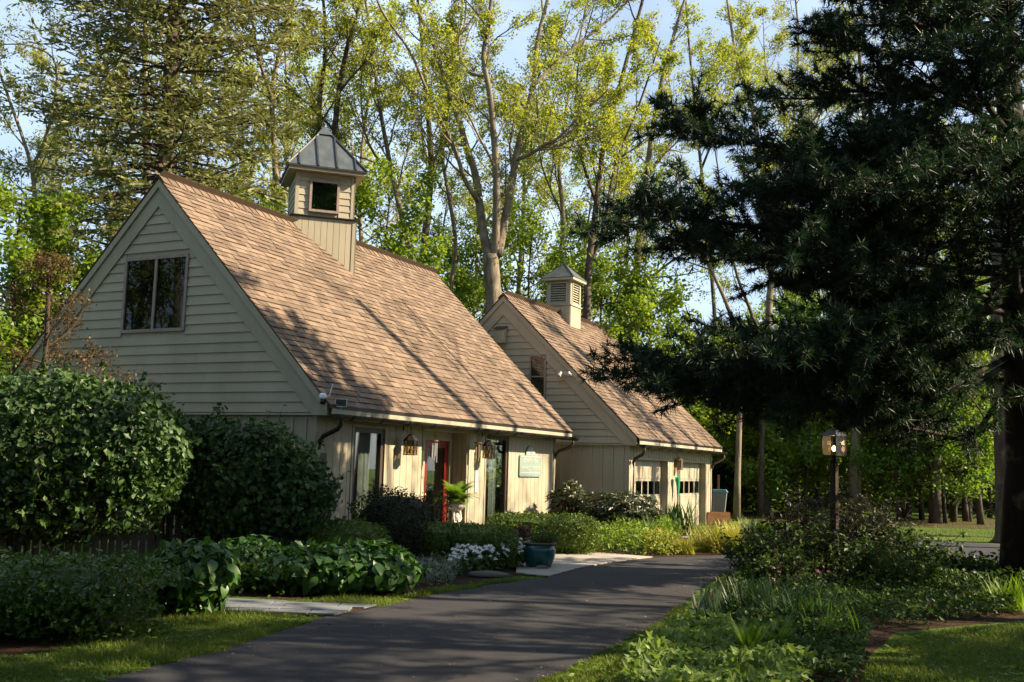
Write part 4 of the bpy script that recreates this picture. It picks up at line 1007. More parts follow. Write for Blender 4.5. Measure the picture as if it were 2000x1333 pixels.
TREES = [  # name label, stems (pixels, lowest first), distance, r0, seed, leaf, height
 ('twin stemmed tree with yellow green buds rising behind the cottage cupola', [([(632, 420), (628, 330), (622, 220), (636, 90), (628, -40)], .17), ([(646, 430), (655, 240), (672, 120), (700, 20), (720, -60)], .13)], 36, 21, L_SPRING2),
 ('slender tree leaning right just left of the cottage cupola', [([(545, 520), (541, 400), (535, 270), (532, 170), (560, 60), (585, -50)], .15), ([(533, 200), (505, 110), (490, 20), (480, -60)], .07)], 33, 22, L_SPRING2),
 ('thin leaning tree right of the cottage cupola, trunk curving left upward', [([(800, 540), (795, 470), (770, 360), (745, 230), (730, 120), (715, 10), (700, -70)], .13), ([(768, 350), (720, 280), (705, 190), (712, 90)], .06)], 37, 23, L_SPRING),
 ('straight grey tree left of the forked tree with crossing limbs', [([(826, 520), (835, 420), (842, 330), (838, 250), (830, 160), (822, 60), (810, -50)], .17), ([(838, 340), (868, 260), (880, 180)], .07)], 39, 24, L_SPRING),
 ('slim tree with leaning trunk close behind the cottage ridge end', [([(878, 600), (890, 480), (876, 380), (862, 280), (880, 160), (900, 50), (905, -40)], .10)], 36, 25, L_SPRING2),
 ('tree with many upswept limbs rising right of the forked tree', [([(1085, 600), (1100, 440), (1092, 330), (1106, 210), (1130, 90), (1150, -20)], .12), ([(1098, 420), (1060, 330), (1048, 250)], .05)], 41, 26, L_SPRING),
 ('dark multi stemmed tree standing directly behind the garage cupola', [([(1145, 650), (1150, 520), (1165, 400), (1180, 280), (1215, 150), (1250, 20), (1270, -60)], .15), ([(1150, 520), (1180, 440), (1200, 330), (1250, 200), (1290, 80)], .08), ([(1165, 400), (1130, 280), (1128, 140), (1160, 10)], .07)], 35, 27, L_SPRING),
 ('thick dark trunked tree right of the garage cupola with a bare limb to the right', [([(1238, 700), (1243, 560), (1247, 480), (1262, 350), (1280, 220), (1310, 90), (1350, -40)], .19), ([(1246, 560), (1280, 535), (1330, 500), (1400, 480)], .07), ([(1262, 350), (1310, 280), (1370, 210), (1420, 140)], .08)], 38, 28, L_SPRING),
 ('thin pale trunk slanting left across the blue sky gap', [([(1445, 690), (1425, 610), (1395, 540), (1370, 490), (1340, 420), (1320, 300)], .10)], 36, 29, L_GREEN),
 ('second slanting trunk at the right of the sky gap, behind pine boughs', [([(1490, 700), (1470, 620), (1440, 540), (1425, 470), (1410, 380), (1390, 250)], .09)], 39, 30, L_SPRING),
 ('spreading yellow green tree behind the upper pine boughs', [([(1500, 640), (1510, 480), (1490, 340), (1470, 220), (1440, 120), (1420, 0)], .17), ([(1500, 400), (1560, 280), (1620, 180), (1650, 60)], .09)], 43, 31, L_SPRING),
 ('high crowned spring tree above the blue sky gap', [([(1400, 720), (1385, 480), (1362, 260), (1345, 80), (1335, -70)], .12), ([(1370, 330), (1420, 200), (1450, 80)], .06)], 46, 36, L_SPRING),
 ('high crowned spring tree behind the upper left pine boughs', [([(1560, 720), (1565, 480), (1550, 260), (1560, 80), (1545, -70)], .13), ([(1555, 330), (1610, 200), (1630, 60)], .06), ([(1552, 280), (1500, 160), (1490, 30)], .06)], 48, 37, L_SPRING2),
 ('grey trunk rising behind the dense middle of the pine', [([(1672, 640), (1680, 520), (1685, 420), (1690, 280), (1680, 120), (1660, -20)], .20)], 40, 32, L_SPRING),
 ('pale lichened trunk standing in the lawn just left of the dark pine trunk', [([(1965, 1030), (1962, 950), (1955, 800), (1948, 600), (1952, 400), (1960, 200), (1955, 0)], .30)], 27.5, 33, L_GREEN),
 ('bare branched tree at the far left edge against blue sky', [([(75, 560), (70, 450), (62, 330), (20, 200), (-30, 60)], .12), ([(62, 330), (95, 250), (110, 130), (60, 90), (-20, 88)], .06)], 34, 34, L_SPRING2),
 ('tall trunk standing behind the fir at left', [([(290, 480), (288, 350), (285, 200), (283, 60), (290, -60)], .22)], 38, 35, L_SPRING),
]
for lab, stems, y, sd, lf in TREES:
    ss = []
    for i, (pp, r0) in enumerate(stems):
        ss.append((rooted(pp, y, .8) if i == 0 else stem_px(pp, y + .5, (-1) ** i * 1.5), r0, r0 * .28))
    k = len(ss)
    deciduous('deciduous_tree', lab, ss, lf, M_BARK if sd % 3 else M_BARK2, sd, 20, nl=(4 if 'trunk' in lab and 'sky gap' in lab else 13) if k == 1 else 9, n2=7, n3=4, first=.35, Lf=.19 if k == 1 else .16, lsz=.10, per=7, spreadleaf=.085, group='spring trees behind the houses')
# understory maples: bright layered leaves
UND = [((500, 470), 31, 6.5, 'bright green understory maple right of the fir beside the cottage ridge'), ((760, 420), 33, 8.0, 'fresh green maple filling the gap right of the cottage cupola'), ((900, 560), 38, 7.5, 'low green maple between the cottage ridge end and forked trunk'),
       ((1040, 470), 39, 9.0, 'bright green maple between forked tree and garage cupola'), ((1180, 560), 36.5, 8.0, 'bright green maple right behind the garage roof'), ((1275, 600), 37.5, 8.0, 'layered light green maple spreading beside the blue sky gap'),
       ((1380, 690), 44, 5.0, 'yellow green bush like tree low below the sky gap'), ((1590, 620), 46, 8.0, 'green maple behind the middle pine boughs'), ((1850, 640), 44, 9.0, 'sunlit green maple behind the right hand pine boughs'), ((40, 430), 26, 7.0, 'lime green small tree behind the bronze leaved shrub at far left'), ((1480, 800), 41, 6.0, 'layered green maple left of the lamp lantern at the wood edge'), ((1590, 760), 42, 6.0, 'green leaved maple just behind the lamp lantern'), ((1760, 790), 43, 6.0, 'dim green maple between lamp and pine trunk'), ((1885, 760), 41, 7.0, 'sunlit yellow green maple left of the pine trunk'), ((1420, 860), 46, 4.0, 'low green sapling beyond the wheelie bin'), ((150, 560), 27, 5.0, 'leafy green sapling crowding the cottage left roof edge')]
for i, ((px, py), y, h, lab) in enumerate(UND):
    top = at(px, py, y); b = top.copy(); b[2] = 0; rg = np.random.default_rng(60 + i)
    P = [b, b + np.array([.2, .1, top[2] * .4]), b + np.array([-.1, .1, top[2] * .8]), top + np.array([0, 0, .6])]
    deciduous('understory_maple', lab, [(P, .09, .02)], L_GREEN, M_BARK2, 70 + i, top[2] + 1, nl=20, n2=6, n3=5, first=.16, Lf=.38, ang=(50, 85), lsz=.155, per=6, group='understory maples', twig=False, up=.03, spreadleaf=.16)
# far wood: copies of three trees, standing well behind
ORD = 'first second third fourth fifth sixth seventh eighth ninth tenth eleventh twelfth thirteenth fourteenth fifteenth sixteenth seventeenth eighteenth nineteenth twentieth'.split()
def nth(i, n): return ORD[i] if i < 20 else ('twenty ' if i < 30 else 'thirty ') + ORD[(i - 20) % 10] if i % 10 or i == 20 else 'thirtieth'
def far_template(sd, lf, H):
    base = np.array([0, 300.0, 0]); P = [base, base + [.3, 0, H * .35], base + [-.2, .2, H * .7], base + [.2, 0, H]]
    return deciduous('woodland_tree', 'slender spring tree in the far wood behind the houses', [(P, .17, .04)], lf, M_BARK, sd, H, nl=20, n2=6, n3=4, first=.22, Lf=.24, lsz=.14, per=7, group='far wood trees', spreadleaf=.13)
FT = [far_template(90, L_SPRING, 21), far_template(91, L_SPRING2, 19), far_template(92, L_GREEN, 17)]
def copy_tree(o, loc, rz, sc=1.0, label=None, group=None):
    r_ = o.copy(); COL.objects.link(r_); r_.location = [float(x) for x in loc]; r_.rotation_euler = (0, 0, rz); r_.scale = (sc, sc, sc)
    if label: r_['label'] = label
    if group: r_['group'] = group
    for c in list(o.children):
        k = c.copy(); COL.objects.link(k); k.parent = r_
    return r_
rng = random.Random(31)
fars = [(-160, 52), (60, 50), (200, 47), (340, 50), (430, 45), (520, 48), (590, 56), (690, 46), (760, 53), (850, 49), (920, 58), (1010, 50), (1080, 60), (1140, 48), (1220, 52), (1540, 52), (1620, 60), (1740, 55), (1820, 50), (1900, 58), (2000, 52), (2100, 60)]
for i, (px, y) in enumerate(fars):
    p = at(px, 900, y); p[2] = 0
    lab = nth(i, len(fars)) + ' slender spring tree of the far wood, counted from the left'
    if i < 3: FT[i].location = p; FT[i]['label'] = lab; continue
    copy_tree(FT[rng.choice((0, 0, 1, 1, 2))], p, rng.uniform(0, 6.28), rng.uniform(.85, 1.1), lab)
# ------------------------------------------------------------------ conifers
def sprays(rg, P, D, n, L, wd):
    """flat needle sprays along twigs: P,D starts and directions"""
    pass
L_FIR = leafmat('fir_needles', (.075, .09, .03), (.26, .265, .11), .25, .55, .25, (1.2, 1.2, .7), 1.5, .5)
L_HEM = leafmat('dark_hemlock_needles', (.02, .04, .014), (.055, .09, .025), .2, .55, .2, (1.2, 1.2, .7))
def conifer(name, label, base, H, r0, leaf, bark, seed, z0=1.0, Lmax=5.0, dz=.36, per=6, nt=16, sp=.24, droop=-.06, shape=.8, ns=5):
    rg = np.random.default_rng(seed); wood = MB(); Ps = []; Ds = []
    P = np.array([(0, 0, z) for z in np.linspace(0, H, 9)]); P[1:-1, :2] += rg.normal(size=(7, 2)) * .05
    wood.tube(P, np.linspace(r0, .03, 9), 9)
    z = z0; k = 0
    while z < H - .3:
        L0 = Lmax * (1 - (z / H)) ** shape * (.75 + .25 * min(1, z / 3)) + .15
        for j in range(per):
            a = k * .9 + j * 2 * math.pi / per + rg.uniform(-.3, .3); L = L0 * rg.uniform(.6, 1.15)
            d = np.array([math.cos(a), math.sin(a), rg.uniform(-.15, .25)])
            B = path(rg, (0, 0, z + rg.uniform(-.1, .1)), d, L, 5, .06, droop); wood.tube(B, np.linspace(.012 * L + .008, .004, 6), 4, False)
            n = max(4, int(nt * L / Lmax) + 2)
            for m in range(n):
                t = .22 + .78 * (m + rg.random()) / n; q, e = interp(B, min(t, .995))
                side = 1 if m % 2 else -1; h = np.array([-e[1], e[0], 0]) * side
                T = unit(e * rg.uniform(.4, .9) + h * rg.uniform(.4, .9) + np.array([0, 0, rg.uniform(-.2, .2)])); Lt = L * .30 * (1.15 - .7 * t) * rg.uniform(.6, 1.3) + .12
                for s_ in range(ns):
                    Ps.append(q + T * Lt * (s_ + .3) / ns); dv = T + h * rg.uniform(-.7, .7) + rg.normal(size=3) * .25; Ds.append(dv)
            Ps.append(B[-1]); Ds.append(unit(B[-1] - B[-2]))
        z += dz * rg.uniform(.8, 1.2); k += 1
    Ps = np.array(Ps); Ds = np.array(Ds)
    N = np.tile([0, 0, 1.0], (len(Ps), 1))
    t = thing(name, label, 'tree', base)
    stuff(wood.build('trunk', bark, t, True))
    c = MB().add(*leafquads(Ps, N, sp, rg, .30, .5, 0, Ds))
    stuff(c.build('crown', leaf, t)); return t
fp = at(290, 800, 30); fp[2] = 0
conifer('fir_tree', 'tall shaggy fir rising behind the cottage left roof slope', fp, 36, .32, L_FIR, M_BARK2, 41, 3.0, 4.5, .36, 8, 24, .26, -.02, .42, 7)
for px, y, h, lab in ((1500, 45, 7.5, 'dark hemlock beyond the lawn right of the garage'), (1690, 50, 8, 'dark hemlock right of the lamp post, behind slim trunks'), (1930, 46, 7, 'dark hemlock beside the pine trunk at the wood edge')):
    b = at(px, 900, y); b[2] = 0; conifer('hemlock', lab, b, h, .12, L_HEM, M_BARK2, int(px), .3, 2.6, .35, 6, 12, .30, -.04, .7, 4)
# dark slim trunks at the edge of the far lawn
rng = random.Random(77)
for i, px in enumerate((1570, 1755, 1772, 1800, 1826, 1846, 1862, 1886, 1915)):
    y = 38 + rng.random() * 4; b = at(px, 1000, y); b[2] = 0; big = px == 1826
    r0 = .17 if big else rng.uniform(.05, .11); H_ = 13 if big else rng.uniform(8, 11)
    P = [b, b + np.array([rng.uniform(-.2, .3), 0, H_ * .4]), b + np.array([rng.uniform(-.4, .6), 0, H_])]
    deciduous('wood_edge_tree', 'thick dark trunk among slim trees at the edge of the far lawn' if big else nth(i if i < 4 else i - 1, 8) + ' slim dark trunk from the left at the far lawn edge', [(P, r0, r0 * .3)], L_DEEP, M_BARK2, 120 + i, H_, nl=15, n2=5, n3=4, first=.10, Lf=.30, ang=(45, 95), lsz=.17, per=5, group='wood edge trees', twig=False, up=.04)
# ------------------------------------------------------------------ the big white pine at right
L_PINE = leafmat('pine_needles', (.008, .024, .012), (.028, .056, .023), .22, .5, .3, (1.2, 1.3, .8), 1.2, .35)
def pine(name, label, base, H, limbs, r0, seed, whorl=(), tuft=18, tl=.165, tw=.018, dens=1.72):
    rg = np.random.default_rng(seed); wood = MB(); TP = []; TD = []
    P = np.array([(0, 0, z) for z in np.linspace(0, H, 10)]); P[2:, 0] += np.linspace(0, -.25, 8); rad = np.linspace(r0, .05, 10); rad[0] *= 1.35
    wood.tube(P, rad, 12)
    def grow(B, r):
        L = np.linalg.norm(np.diff(B, axis=0), axis=1).sum(); wood.tube(B, np.linspace(r, .008, len(B)), 6, False)
        n = int(L * 5.2 * dens)
        for m in range(n):
            t = .22 + .78 * (m + rg.random()) / n; q, e = interp(B, min(t, .995)); side = 1 if m % 2 else -1
            h = unit(np.cross(e, [0, 0, 1.])) * side
            T = unit(e * rg.uniform(.5, 1.1) + h * rg.uniform(.3, 1.0) + np.array([0, 0, rg.uniform(-.25, .35)])); L2 = L * .27 * (1.2 - .75 * t) * rg.uniform(.5, 1.3) + .15
            C = path(rg, q, T, L2, 3, .12, .05); wood.tube(C, np.linspace(.012, .004, 4), 3, False)
            k = max(3, int(L2 * 7 * dens))
            for s_ in range(k):
                tt = .3 + .7 * (s_ + rg.random()) / k; q3, e3 = interp(C, min(tt, .995)); d3 = unit(e3 + rg.normal(size=3) * .6 + np.array([0, 0, .25]))
                ln = rg.uniform(.05, .22); TP.append(q3 + d3 * ln); TD.append(d3)
            TP.append(C[-1]); TD.append(unit(C[-1] - C[-2] + np.array([0, 0, .03])))
    for (B, r) in limbs: grow(np.array(smooth3(B, 4)) - base, r)
    for (z, az, L, up) in whorl:
        grow(path(rg, interp(P, z / H)[0], (math.cos(az), math.sin(az), up), L, 6, .06, .015), .018 * L + .01)
    TP = np.array(TP); TD = np.array(TD); n = len(TP)
    K = tuft; Q = np.repeat(TP, K, 0); D = np.repeat(TD, K, 0)
    dv = unit(D * rg.uniform(.15, 1.1, (n * K, 1)) + unit(rg.normal(size=(n * K, 3))) * .85)
    Q = Q - D * rg.uniform(0, .10, (n * K, 1)); ln = tl * rg.uniform(.7, 1.15, (n * K, 1)); sd = unit(np.cross(dv, rg.normal(size=(n * K, 3)))) * tw * .5
    V = np.stack([Q - sd, Q + sd, Q + dv * ln - np.array([0, 0, .012])], 1).reshape(-1, 3)
    t = thing(name, label, 'tree', base)
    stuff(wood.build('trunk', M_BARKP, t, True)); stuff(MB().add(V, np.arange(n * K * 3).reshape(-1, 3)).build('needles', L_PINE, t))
    print(name, n, 'tufts'); return t
PB = np.array([8.35, 16.9, 0.])
def limb(pp, y0, y1, r): return (stem_px(pp, y0, y1 - y0), r)
def tz(z, dx=0): return PB + np.array([-.1 + dx, 0, z])
LIMBS = []
for z, pp, y1, r in (
    (5.1, [(1840, 540), (1700, 630), (1560, 690), (1440, 715), (1350, 725), (1290, 730)], 14.8, .085),
    (4.5, [(1830, 640), (1700, 690), (1560, 730), (1450, 760), (1380, 775)], 15.2, .07),
    (6.3, [(1850, 340), (1720, 420), (1600, 455), (1450, 440), (1330, 425), (1250, 432)], 14.8, .085),
    (6.0, [(1850, 420), (1700, 470), (1560, 500), (1430, 490), (1350, 482)], 15.8, .07),
    (7.4, [(1850, 250), (1720, 290), (1600, 300), (1480, 280), (1400, 268), (1350, 255)], 15.5, .07),
    (8.6, [(1860, 120), (1750, 110), (1680, 90), (1620, 60)], 15.5, .06),
    (9.4, [(1880, 60), (1800, 20), (1740, -30)], 16.0, .06),
    (4.2, [(1880, 560), (1780, 580), (1700, 575), (1640, 570)], 18.0, .06),
    (7.9, [(1870, 200), (1780, 190), (1690, 180), (1610, 175)], 17.0, .06),
    (5.6, [(1850, 480), (1720, 540), (1640, 545), (1570, 550)], 16.2, .06),
    (3.6, [(1880, 760), (1780, 770), (1660, 780), (1560, 790), (1500, 800)], 14.4, .05),
    (3.9, [(1860, 690), (1720, 720), (1600, 720), (1480, 700)], 13.4, .055),
    (3.4, [(1900, 850), (1820, 845), (1740, 830), (1690, 822)], 15.0, .05),
    (4.0, [(1880, 680), (1800, 720), (1700, 745), (1600, 755)], 14.0, .05),
    (3.7, [(1890, 740), (1820, 780), (1740, 800), (1640, 790)], 16.0, .05),
    (4.8, [(1890, 620), (1800, 660), (1680, 690), (1560, 700)], 13.6, .05),
    (6.6, [(1890, 330), (1800, 300), (1700, 330), (1600, 350), (1500, 370)], 16.4, .06),
    (5.8, [(1880, 440), (1760, 470), (1640, 500), (1520, 500)], 14.0, .06),
    (8.2, [(1900, 160), (1820, 240), (1760, 330), (1700, 380)], 14.0, .05),
    (6.9, [(1900, 300), (1820, 350), (1740, 380), (1640, 380), (1540, 350)], 14.2, .06),
    (5.0, [(1900, 560), (1820, 620), (1740, 650), (1660, 660)], 13.8, .05)):
    pts, _ = limb(pp, 16.6, y1, r)
    LIMBS.append(([tz(z), *pts], r))
WH = [(4.3 + i * .36, 3.55 + .75 * math.sin(i * 2.1), 3.3 + .8 * math.sin(i * 1.3), .03) for i in range(20)] + [(2.9 + i * .44, i * 2.39 + 5.2, max(1.6, 4.8 - .12 * i) * (.5 if math.sin(i * 2.39 + 5.2) > .35 else 1), .06) for i in range(30)]
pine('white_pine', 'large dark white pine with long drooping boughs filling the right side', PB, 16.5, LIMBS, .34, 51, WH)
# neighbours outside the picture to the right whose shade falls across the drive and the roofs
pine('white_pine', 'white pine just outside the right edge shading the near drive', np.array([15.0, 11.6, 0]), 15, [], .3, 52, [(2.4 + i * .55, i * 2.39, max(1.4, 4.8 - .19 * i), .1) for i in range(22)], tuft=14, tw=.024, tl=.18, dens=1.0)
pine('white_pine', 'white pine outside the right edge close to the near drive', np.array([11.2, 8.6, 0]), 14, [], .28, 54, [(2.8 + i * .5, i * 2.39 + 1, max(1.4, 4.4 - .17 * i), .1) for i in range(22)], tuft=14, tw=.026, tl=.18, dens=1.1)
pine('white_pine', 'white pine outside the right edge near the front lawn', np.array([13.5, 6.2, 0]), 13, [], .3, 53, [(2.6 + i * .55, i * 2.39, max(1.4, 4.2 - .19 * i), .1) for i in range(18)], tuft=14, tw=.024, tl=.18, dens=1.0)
def standing(label, x, y, H, sd, **k):
    b = np.array([x, y, 0.]); P = [b, b + [.3, .1, H * .3], b + [-.2, .2, H * .6], b + [.3, 0, H]]
    P2 = [b + [.3, .1, H * .33], b + [-.6, 1.6, H * .6], b + [-.9, 2.4, H * .95]]; P3 = [b + [.2, .1, H * .36], b + [.8, -1.8, H * .62], b + [1.0, -2.8, H * .9]]
    return deciduous('deciduous_tree', label, [(P, .24, .14), (P[1:], .17, .05), (P2, .14, .04), (P3, .13, .04)], L_SPRING, M_BARK, sd, H, nl=7, n2=5, n3=3, Lf=.2, lsz=.09, per=2, group='spring trees right of the drive', skip0=True, **k)
standing('forked spring tree beyond the right edge whose shadow falls on the cottage roof', 14.2, 20.6, 18, 141)
standing('forked spring tree beyond the right edge whose shadow falls on the garage roof', 21.5, 29.4, 17, 142)
standing('forked spring tree beyond the right edge at the lane bend', 19.5, 24.6, 18, 143)

# ------------------------------------------------------------------ woodland shrubs closing the horizon, and unseen growth added round the viewer to block sky light
wsrc = deciduous('woodland_shrub', 'leafy woodland shrub below the far trees', [([np.array([0, 320., 0]), np.array([.1, 320, 1.2]), np.array([0, 320.1, 2.6])], .05, .02)], L_DEEP, M_BARK2, 201, 6.5, nl=26, n2=6, n3=5, first=.05, Lf=.40, ang=(45, 90), lsz=.22, per=7, group='woodland shrubs', twig=False, up=.03, spreadleaf=.3, cat='shrub')
wsrc2 = deciduous('woodland_shrub', 'leafy woodland shrub below the far trees', [([np.array([0, 330., 0]), np.array([.1, 330, 1.5]), np.array([0, 330.1, 3.4])], .05, .02)], L_GREEN, M_BARK2, 202, 7.5, nl=26, n2=6, n3=5, first=.05, Lf=.36, ang=(45, 90), lsz=.22, per=7, group='woodland shrubs', twig=False, up=.03, spreadleaf=.3, cat='shrub')
rng = random.Random(12); first_ = [wsrc, wsrc2]
for ip, px in enumerate(range(-120, 2200, 62)):
    lab = nth(ip, 38) + ' leafy woodland shrub below the far trees, counted from the left'
    y = rng.uniform(50, 60) if px > 1380 else rng.uniform(42, 54); p = at(px + rng.uniform(-25, 25), 900, y); p[2] = 0
    if 1690 < px < 1900: p = p * (62 / y); p[2] = 0
    src = rng.choice((wsrc, wsrc, wsrc2)); rz = rng.uniform(0, 6.28); k_ = rng.uniform(.9, 1.7)
    if src in first_: first_.remove(src); src.location = p; src.rotation_euler = (0, 0, rz); src.scale = (k_,) * 3; src['label'] = lab; continue
    copy_tree(src, p, rz, k_, lab)
for i, (x, y, k_) in enumerate(((-10, -3, 1.0), (-4, -7, .9), (3, -8, 1.0), (9, -6, .9), (-17, 11, 1.0), (-15, -1, 1.1), (-20, 17, 1.0), (14, -3, .9), (0, -14, 1.1), (-8, -12, 1.1), (8, -13, 1.1), (-22, 6, 1.1), (-16.5, 16.2, .8), (-20, 14.2, .9), (-23, 18, 1.0), (-9.5, 2, .8), (12, 9, .75))):
    copy_tree(FT[2], (x, y, 0), i * 1.3, k_, 'green leaved tree added unseen behind the viewer to block sky light', 'trees added behind the viewer')
    if math.hypot(x, y) > 9: copy_tree(wsrc, (x * 1.1 + 1, y * 1.1 - 1, 0), i * 2.3, 1.3, 'woodland shrub added unseen behind the viewer for shade', 'shrubs added behind the viewer')

# high canopy added out of view to darken the near drive (all above and behind the picture)
b_ = np.array([0, 340., 0]); H_ = 19
can = deciduous('added_canopy_tree', 'tall leafy canopy tree over the near drive, outside the picture', [([b_, b_ + [.2, 0, 6.], b_ + [-.2, .2, 13.], b_ + [0, 0, 18.]], .28, .06)], L_DEEP, M_BARK2, 207, H_, nl=26, n2=6, n3=4, first=.42, Lf=.30, ang=(40, 80), lsz=.34, per=7, group='canopy trees over the drive', twig=False, spreadleaf=.4)
spots = [(-5.5, 4.5), (3.6, 3.2), (-1, 0.5), (8.6, 6.3), (6.5, -1), (-6, -3), (2, -5), (-9, -1), (12, 3), (-3.2, -9), (9, -6)]
for i, (x, y) in enumerate(spots):
    if i == 0: can.location = (x, y, 0); continue
    copy_tree(can, (x, y, 0), i * 1.9, .9 + .04 * (i % 5))
# ------------------------------------------------------------------ shrubs, hedges, flowers, grass
L_VINE = leafmat('vine_leaf', (.013, .034, .011), (.065, .125, .028), .25, .48, .3, (1.4, 1.5, .5))
L_HYD = leafmat('hydrangea_leaf', (.022, .06, .012), (.05, .12, .02), .3, .42, .35, (1.4, 1.5, .5))
L_BOX = leafmat('boxwood_leaf', (.026, .062, .009), (.09, .16, .024), .25, .4, .35, (1.4, 1.4, .5))
L_BOXB = leafmat('bright_boxwood_leaf', (.05, .095, .010), (.12, .17, .025), .3, .4, .3, (1.4, 1.4, .5))
L_DKSH = leafmat('dark_shrub_leaf', (.012, .020, .009), (.035, .042, .016), .2, .5, .22)
L_RHOD = leafmat('rhododendron_leaf', (.022, .034, .012), (.07, .085, .03), .2, .38, .4)
L_GC = leafmat('yellow_green_cover', (.11, .19, .02), (.25, .34, .05), .4, .5, .25)
L_GOLD = leafmat('golden_grass', (.40, .42, .06), (.62, .58, .14), .4, .5, .25, (1.2, 1.1, .5))
L_BLADE = leafmat('strap_leaf', (.018, .05, .016), (.06, .12, .03), .3, .4, .35)
L_BLUE = leafmat('blue_green_strap', (.05, .085, .065), (.12, .17, .12), .25, .4, .35)
L_FERN = leafmat('fern_frond', (.08, .16, .015), (.17, .27, .03), .4, .5, .25)
L_GRASS = leafmat('lawn_blade', (.04, .075, .010), (.15, .19, .03), .4, .5, .25, (1.5, 1.5, .7), 1.0, .55)
L_SILV = leafmat('silver_leaf', (.13, .15, .13), (.26, .28, .25), .2, .6, .2)
L_FLOW = leafmat('white_petal', (.72, .72, .68), (.85, .85, .82), .3, .6, .2, (1, 1, .95))
L_CREAM = leafmat('cream_bud', (.62, .58, .38), (.75, .72, .52), .3, .6, .2, (1, 1, .9))
L_PINK = leafmat('pink_petal', (.35, .10, .22), (.5, .2, .32), .3, .6, .2, (1, 1, 1))
L_BRONZE = leafmat('bronze_leaf', (.05, .03, .014), (.14, .105, .035), .4, .5, .25, (1.4, 1.1, .7))
L_GARD = leafmat('garden_leaf', (.018, .042, .010), (.065, .115, .025), .3, .5, .2)
M_STEM = plain('green_stem', (.06, .07, .025), .7); M_TWIG = plain('shrub_twig', (.05, .035, .022), .9)
def blob(rg, n, half, p=2.6, shell=.35, lump=.12, seed=0, up=.0, zmin=None):
    """points in the outer shell of a lumpy rounded box, and outward normals"""
    d = unit(rg.normal(size=(n, 3))); r = 1 / (np.abs(d) ** p).sum(1) ** (1 / p)
    lum = 1 + lump * (np.sin(d[:, 0] * 5 + seed) + np.sin(d[:, 1] * 6 + seed * 2.1) + np.sin(d[:, 2] * 5.3 + seed * 1.3)) / 1.5 + lump * .5 * np.sin(d[:, 0] * 13 + d[:, 2] * 11 + seed)
    k = 1 - shell * rg.random(n) ** 1.6
    half = np.array(half); P = d * (r * lum * k)[:, None] * half
    N = unit(d / half); return P, N
LEAFM = {}
def bigleaf(mat, L=.14, asp=.62):
    """one pointed oval leaf: keel, curl, about 20 triangles, base at the origin, along +x"""
    key = (mat.name, L, asp)
    if key in LEAFM: return LEAFM[key]
    ts = (0, .15, .38, .62, .84, 1.0); ws = (.03, .34, .5, .42, .2, .0); V = []; F = []
    for t, w_ in zip(ts, ws):
        z = .10 * math.sin(t * 2.2) - .22 * t * t
        V += [(t * L, w_ * asp * L, z * L + .09 * w_ * L), (t * L, 0, z * L), (t * L, -w_ * asp * L, z * L + .09 * w_ * L)]
    for i in range(5):
        a = 3 * i; F += [(a, a + 1, a + 4, a + 3), (a + 1, a + 2, a + 5, a + 4)]
    LEAFM[key] = MB().polys(V, F).mesh('leaf', mat, True); return LEAFM[key]
def leaf_objs(parent, P, N, mesh, rg, smin=.55, smax=1.3, droop=.8, jit=.35):
    """single leaves as parts, nodding outwards"""
    for p, n in zip(P, N):
        n = unit(n + jit * rg.normal(size=3) + np.array([0, 0, .35])); d = n * np.array([1, 1, 0]) + rg.normal(size=3) * .5 - np.array([0, 0, droop * .6])
        d = unit(d - n * d.dot(n)); wv = np.cross(n, d); s = rg.uniform(smin, smax)
        o = bpy.data.objects.new('leaf', mesh); COL.objects.link(o); o.parent = parent
        o.matrix_local = Matrix(((d[0] * s, wv[0] * s, n[0] * s, p[0]), (d[1] * s, wv[1] * s, n[1] * s, p[1]), (d[2] * s, wv[2] * s, n[2] * s, p[2]), (0, 0, 0, 1)))
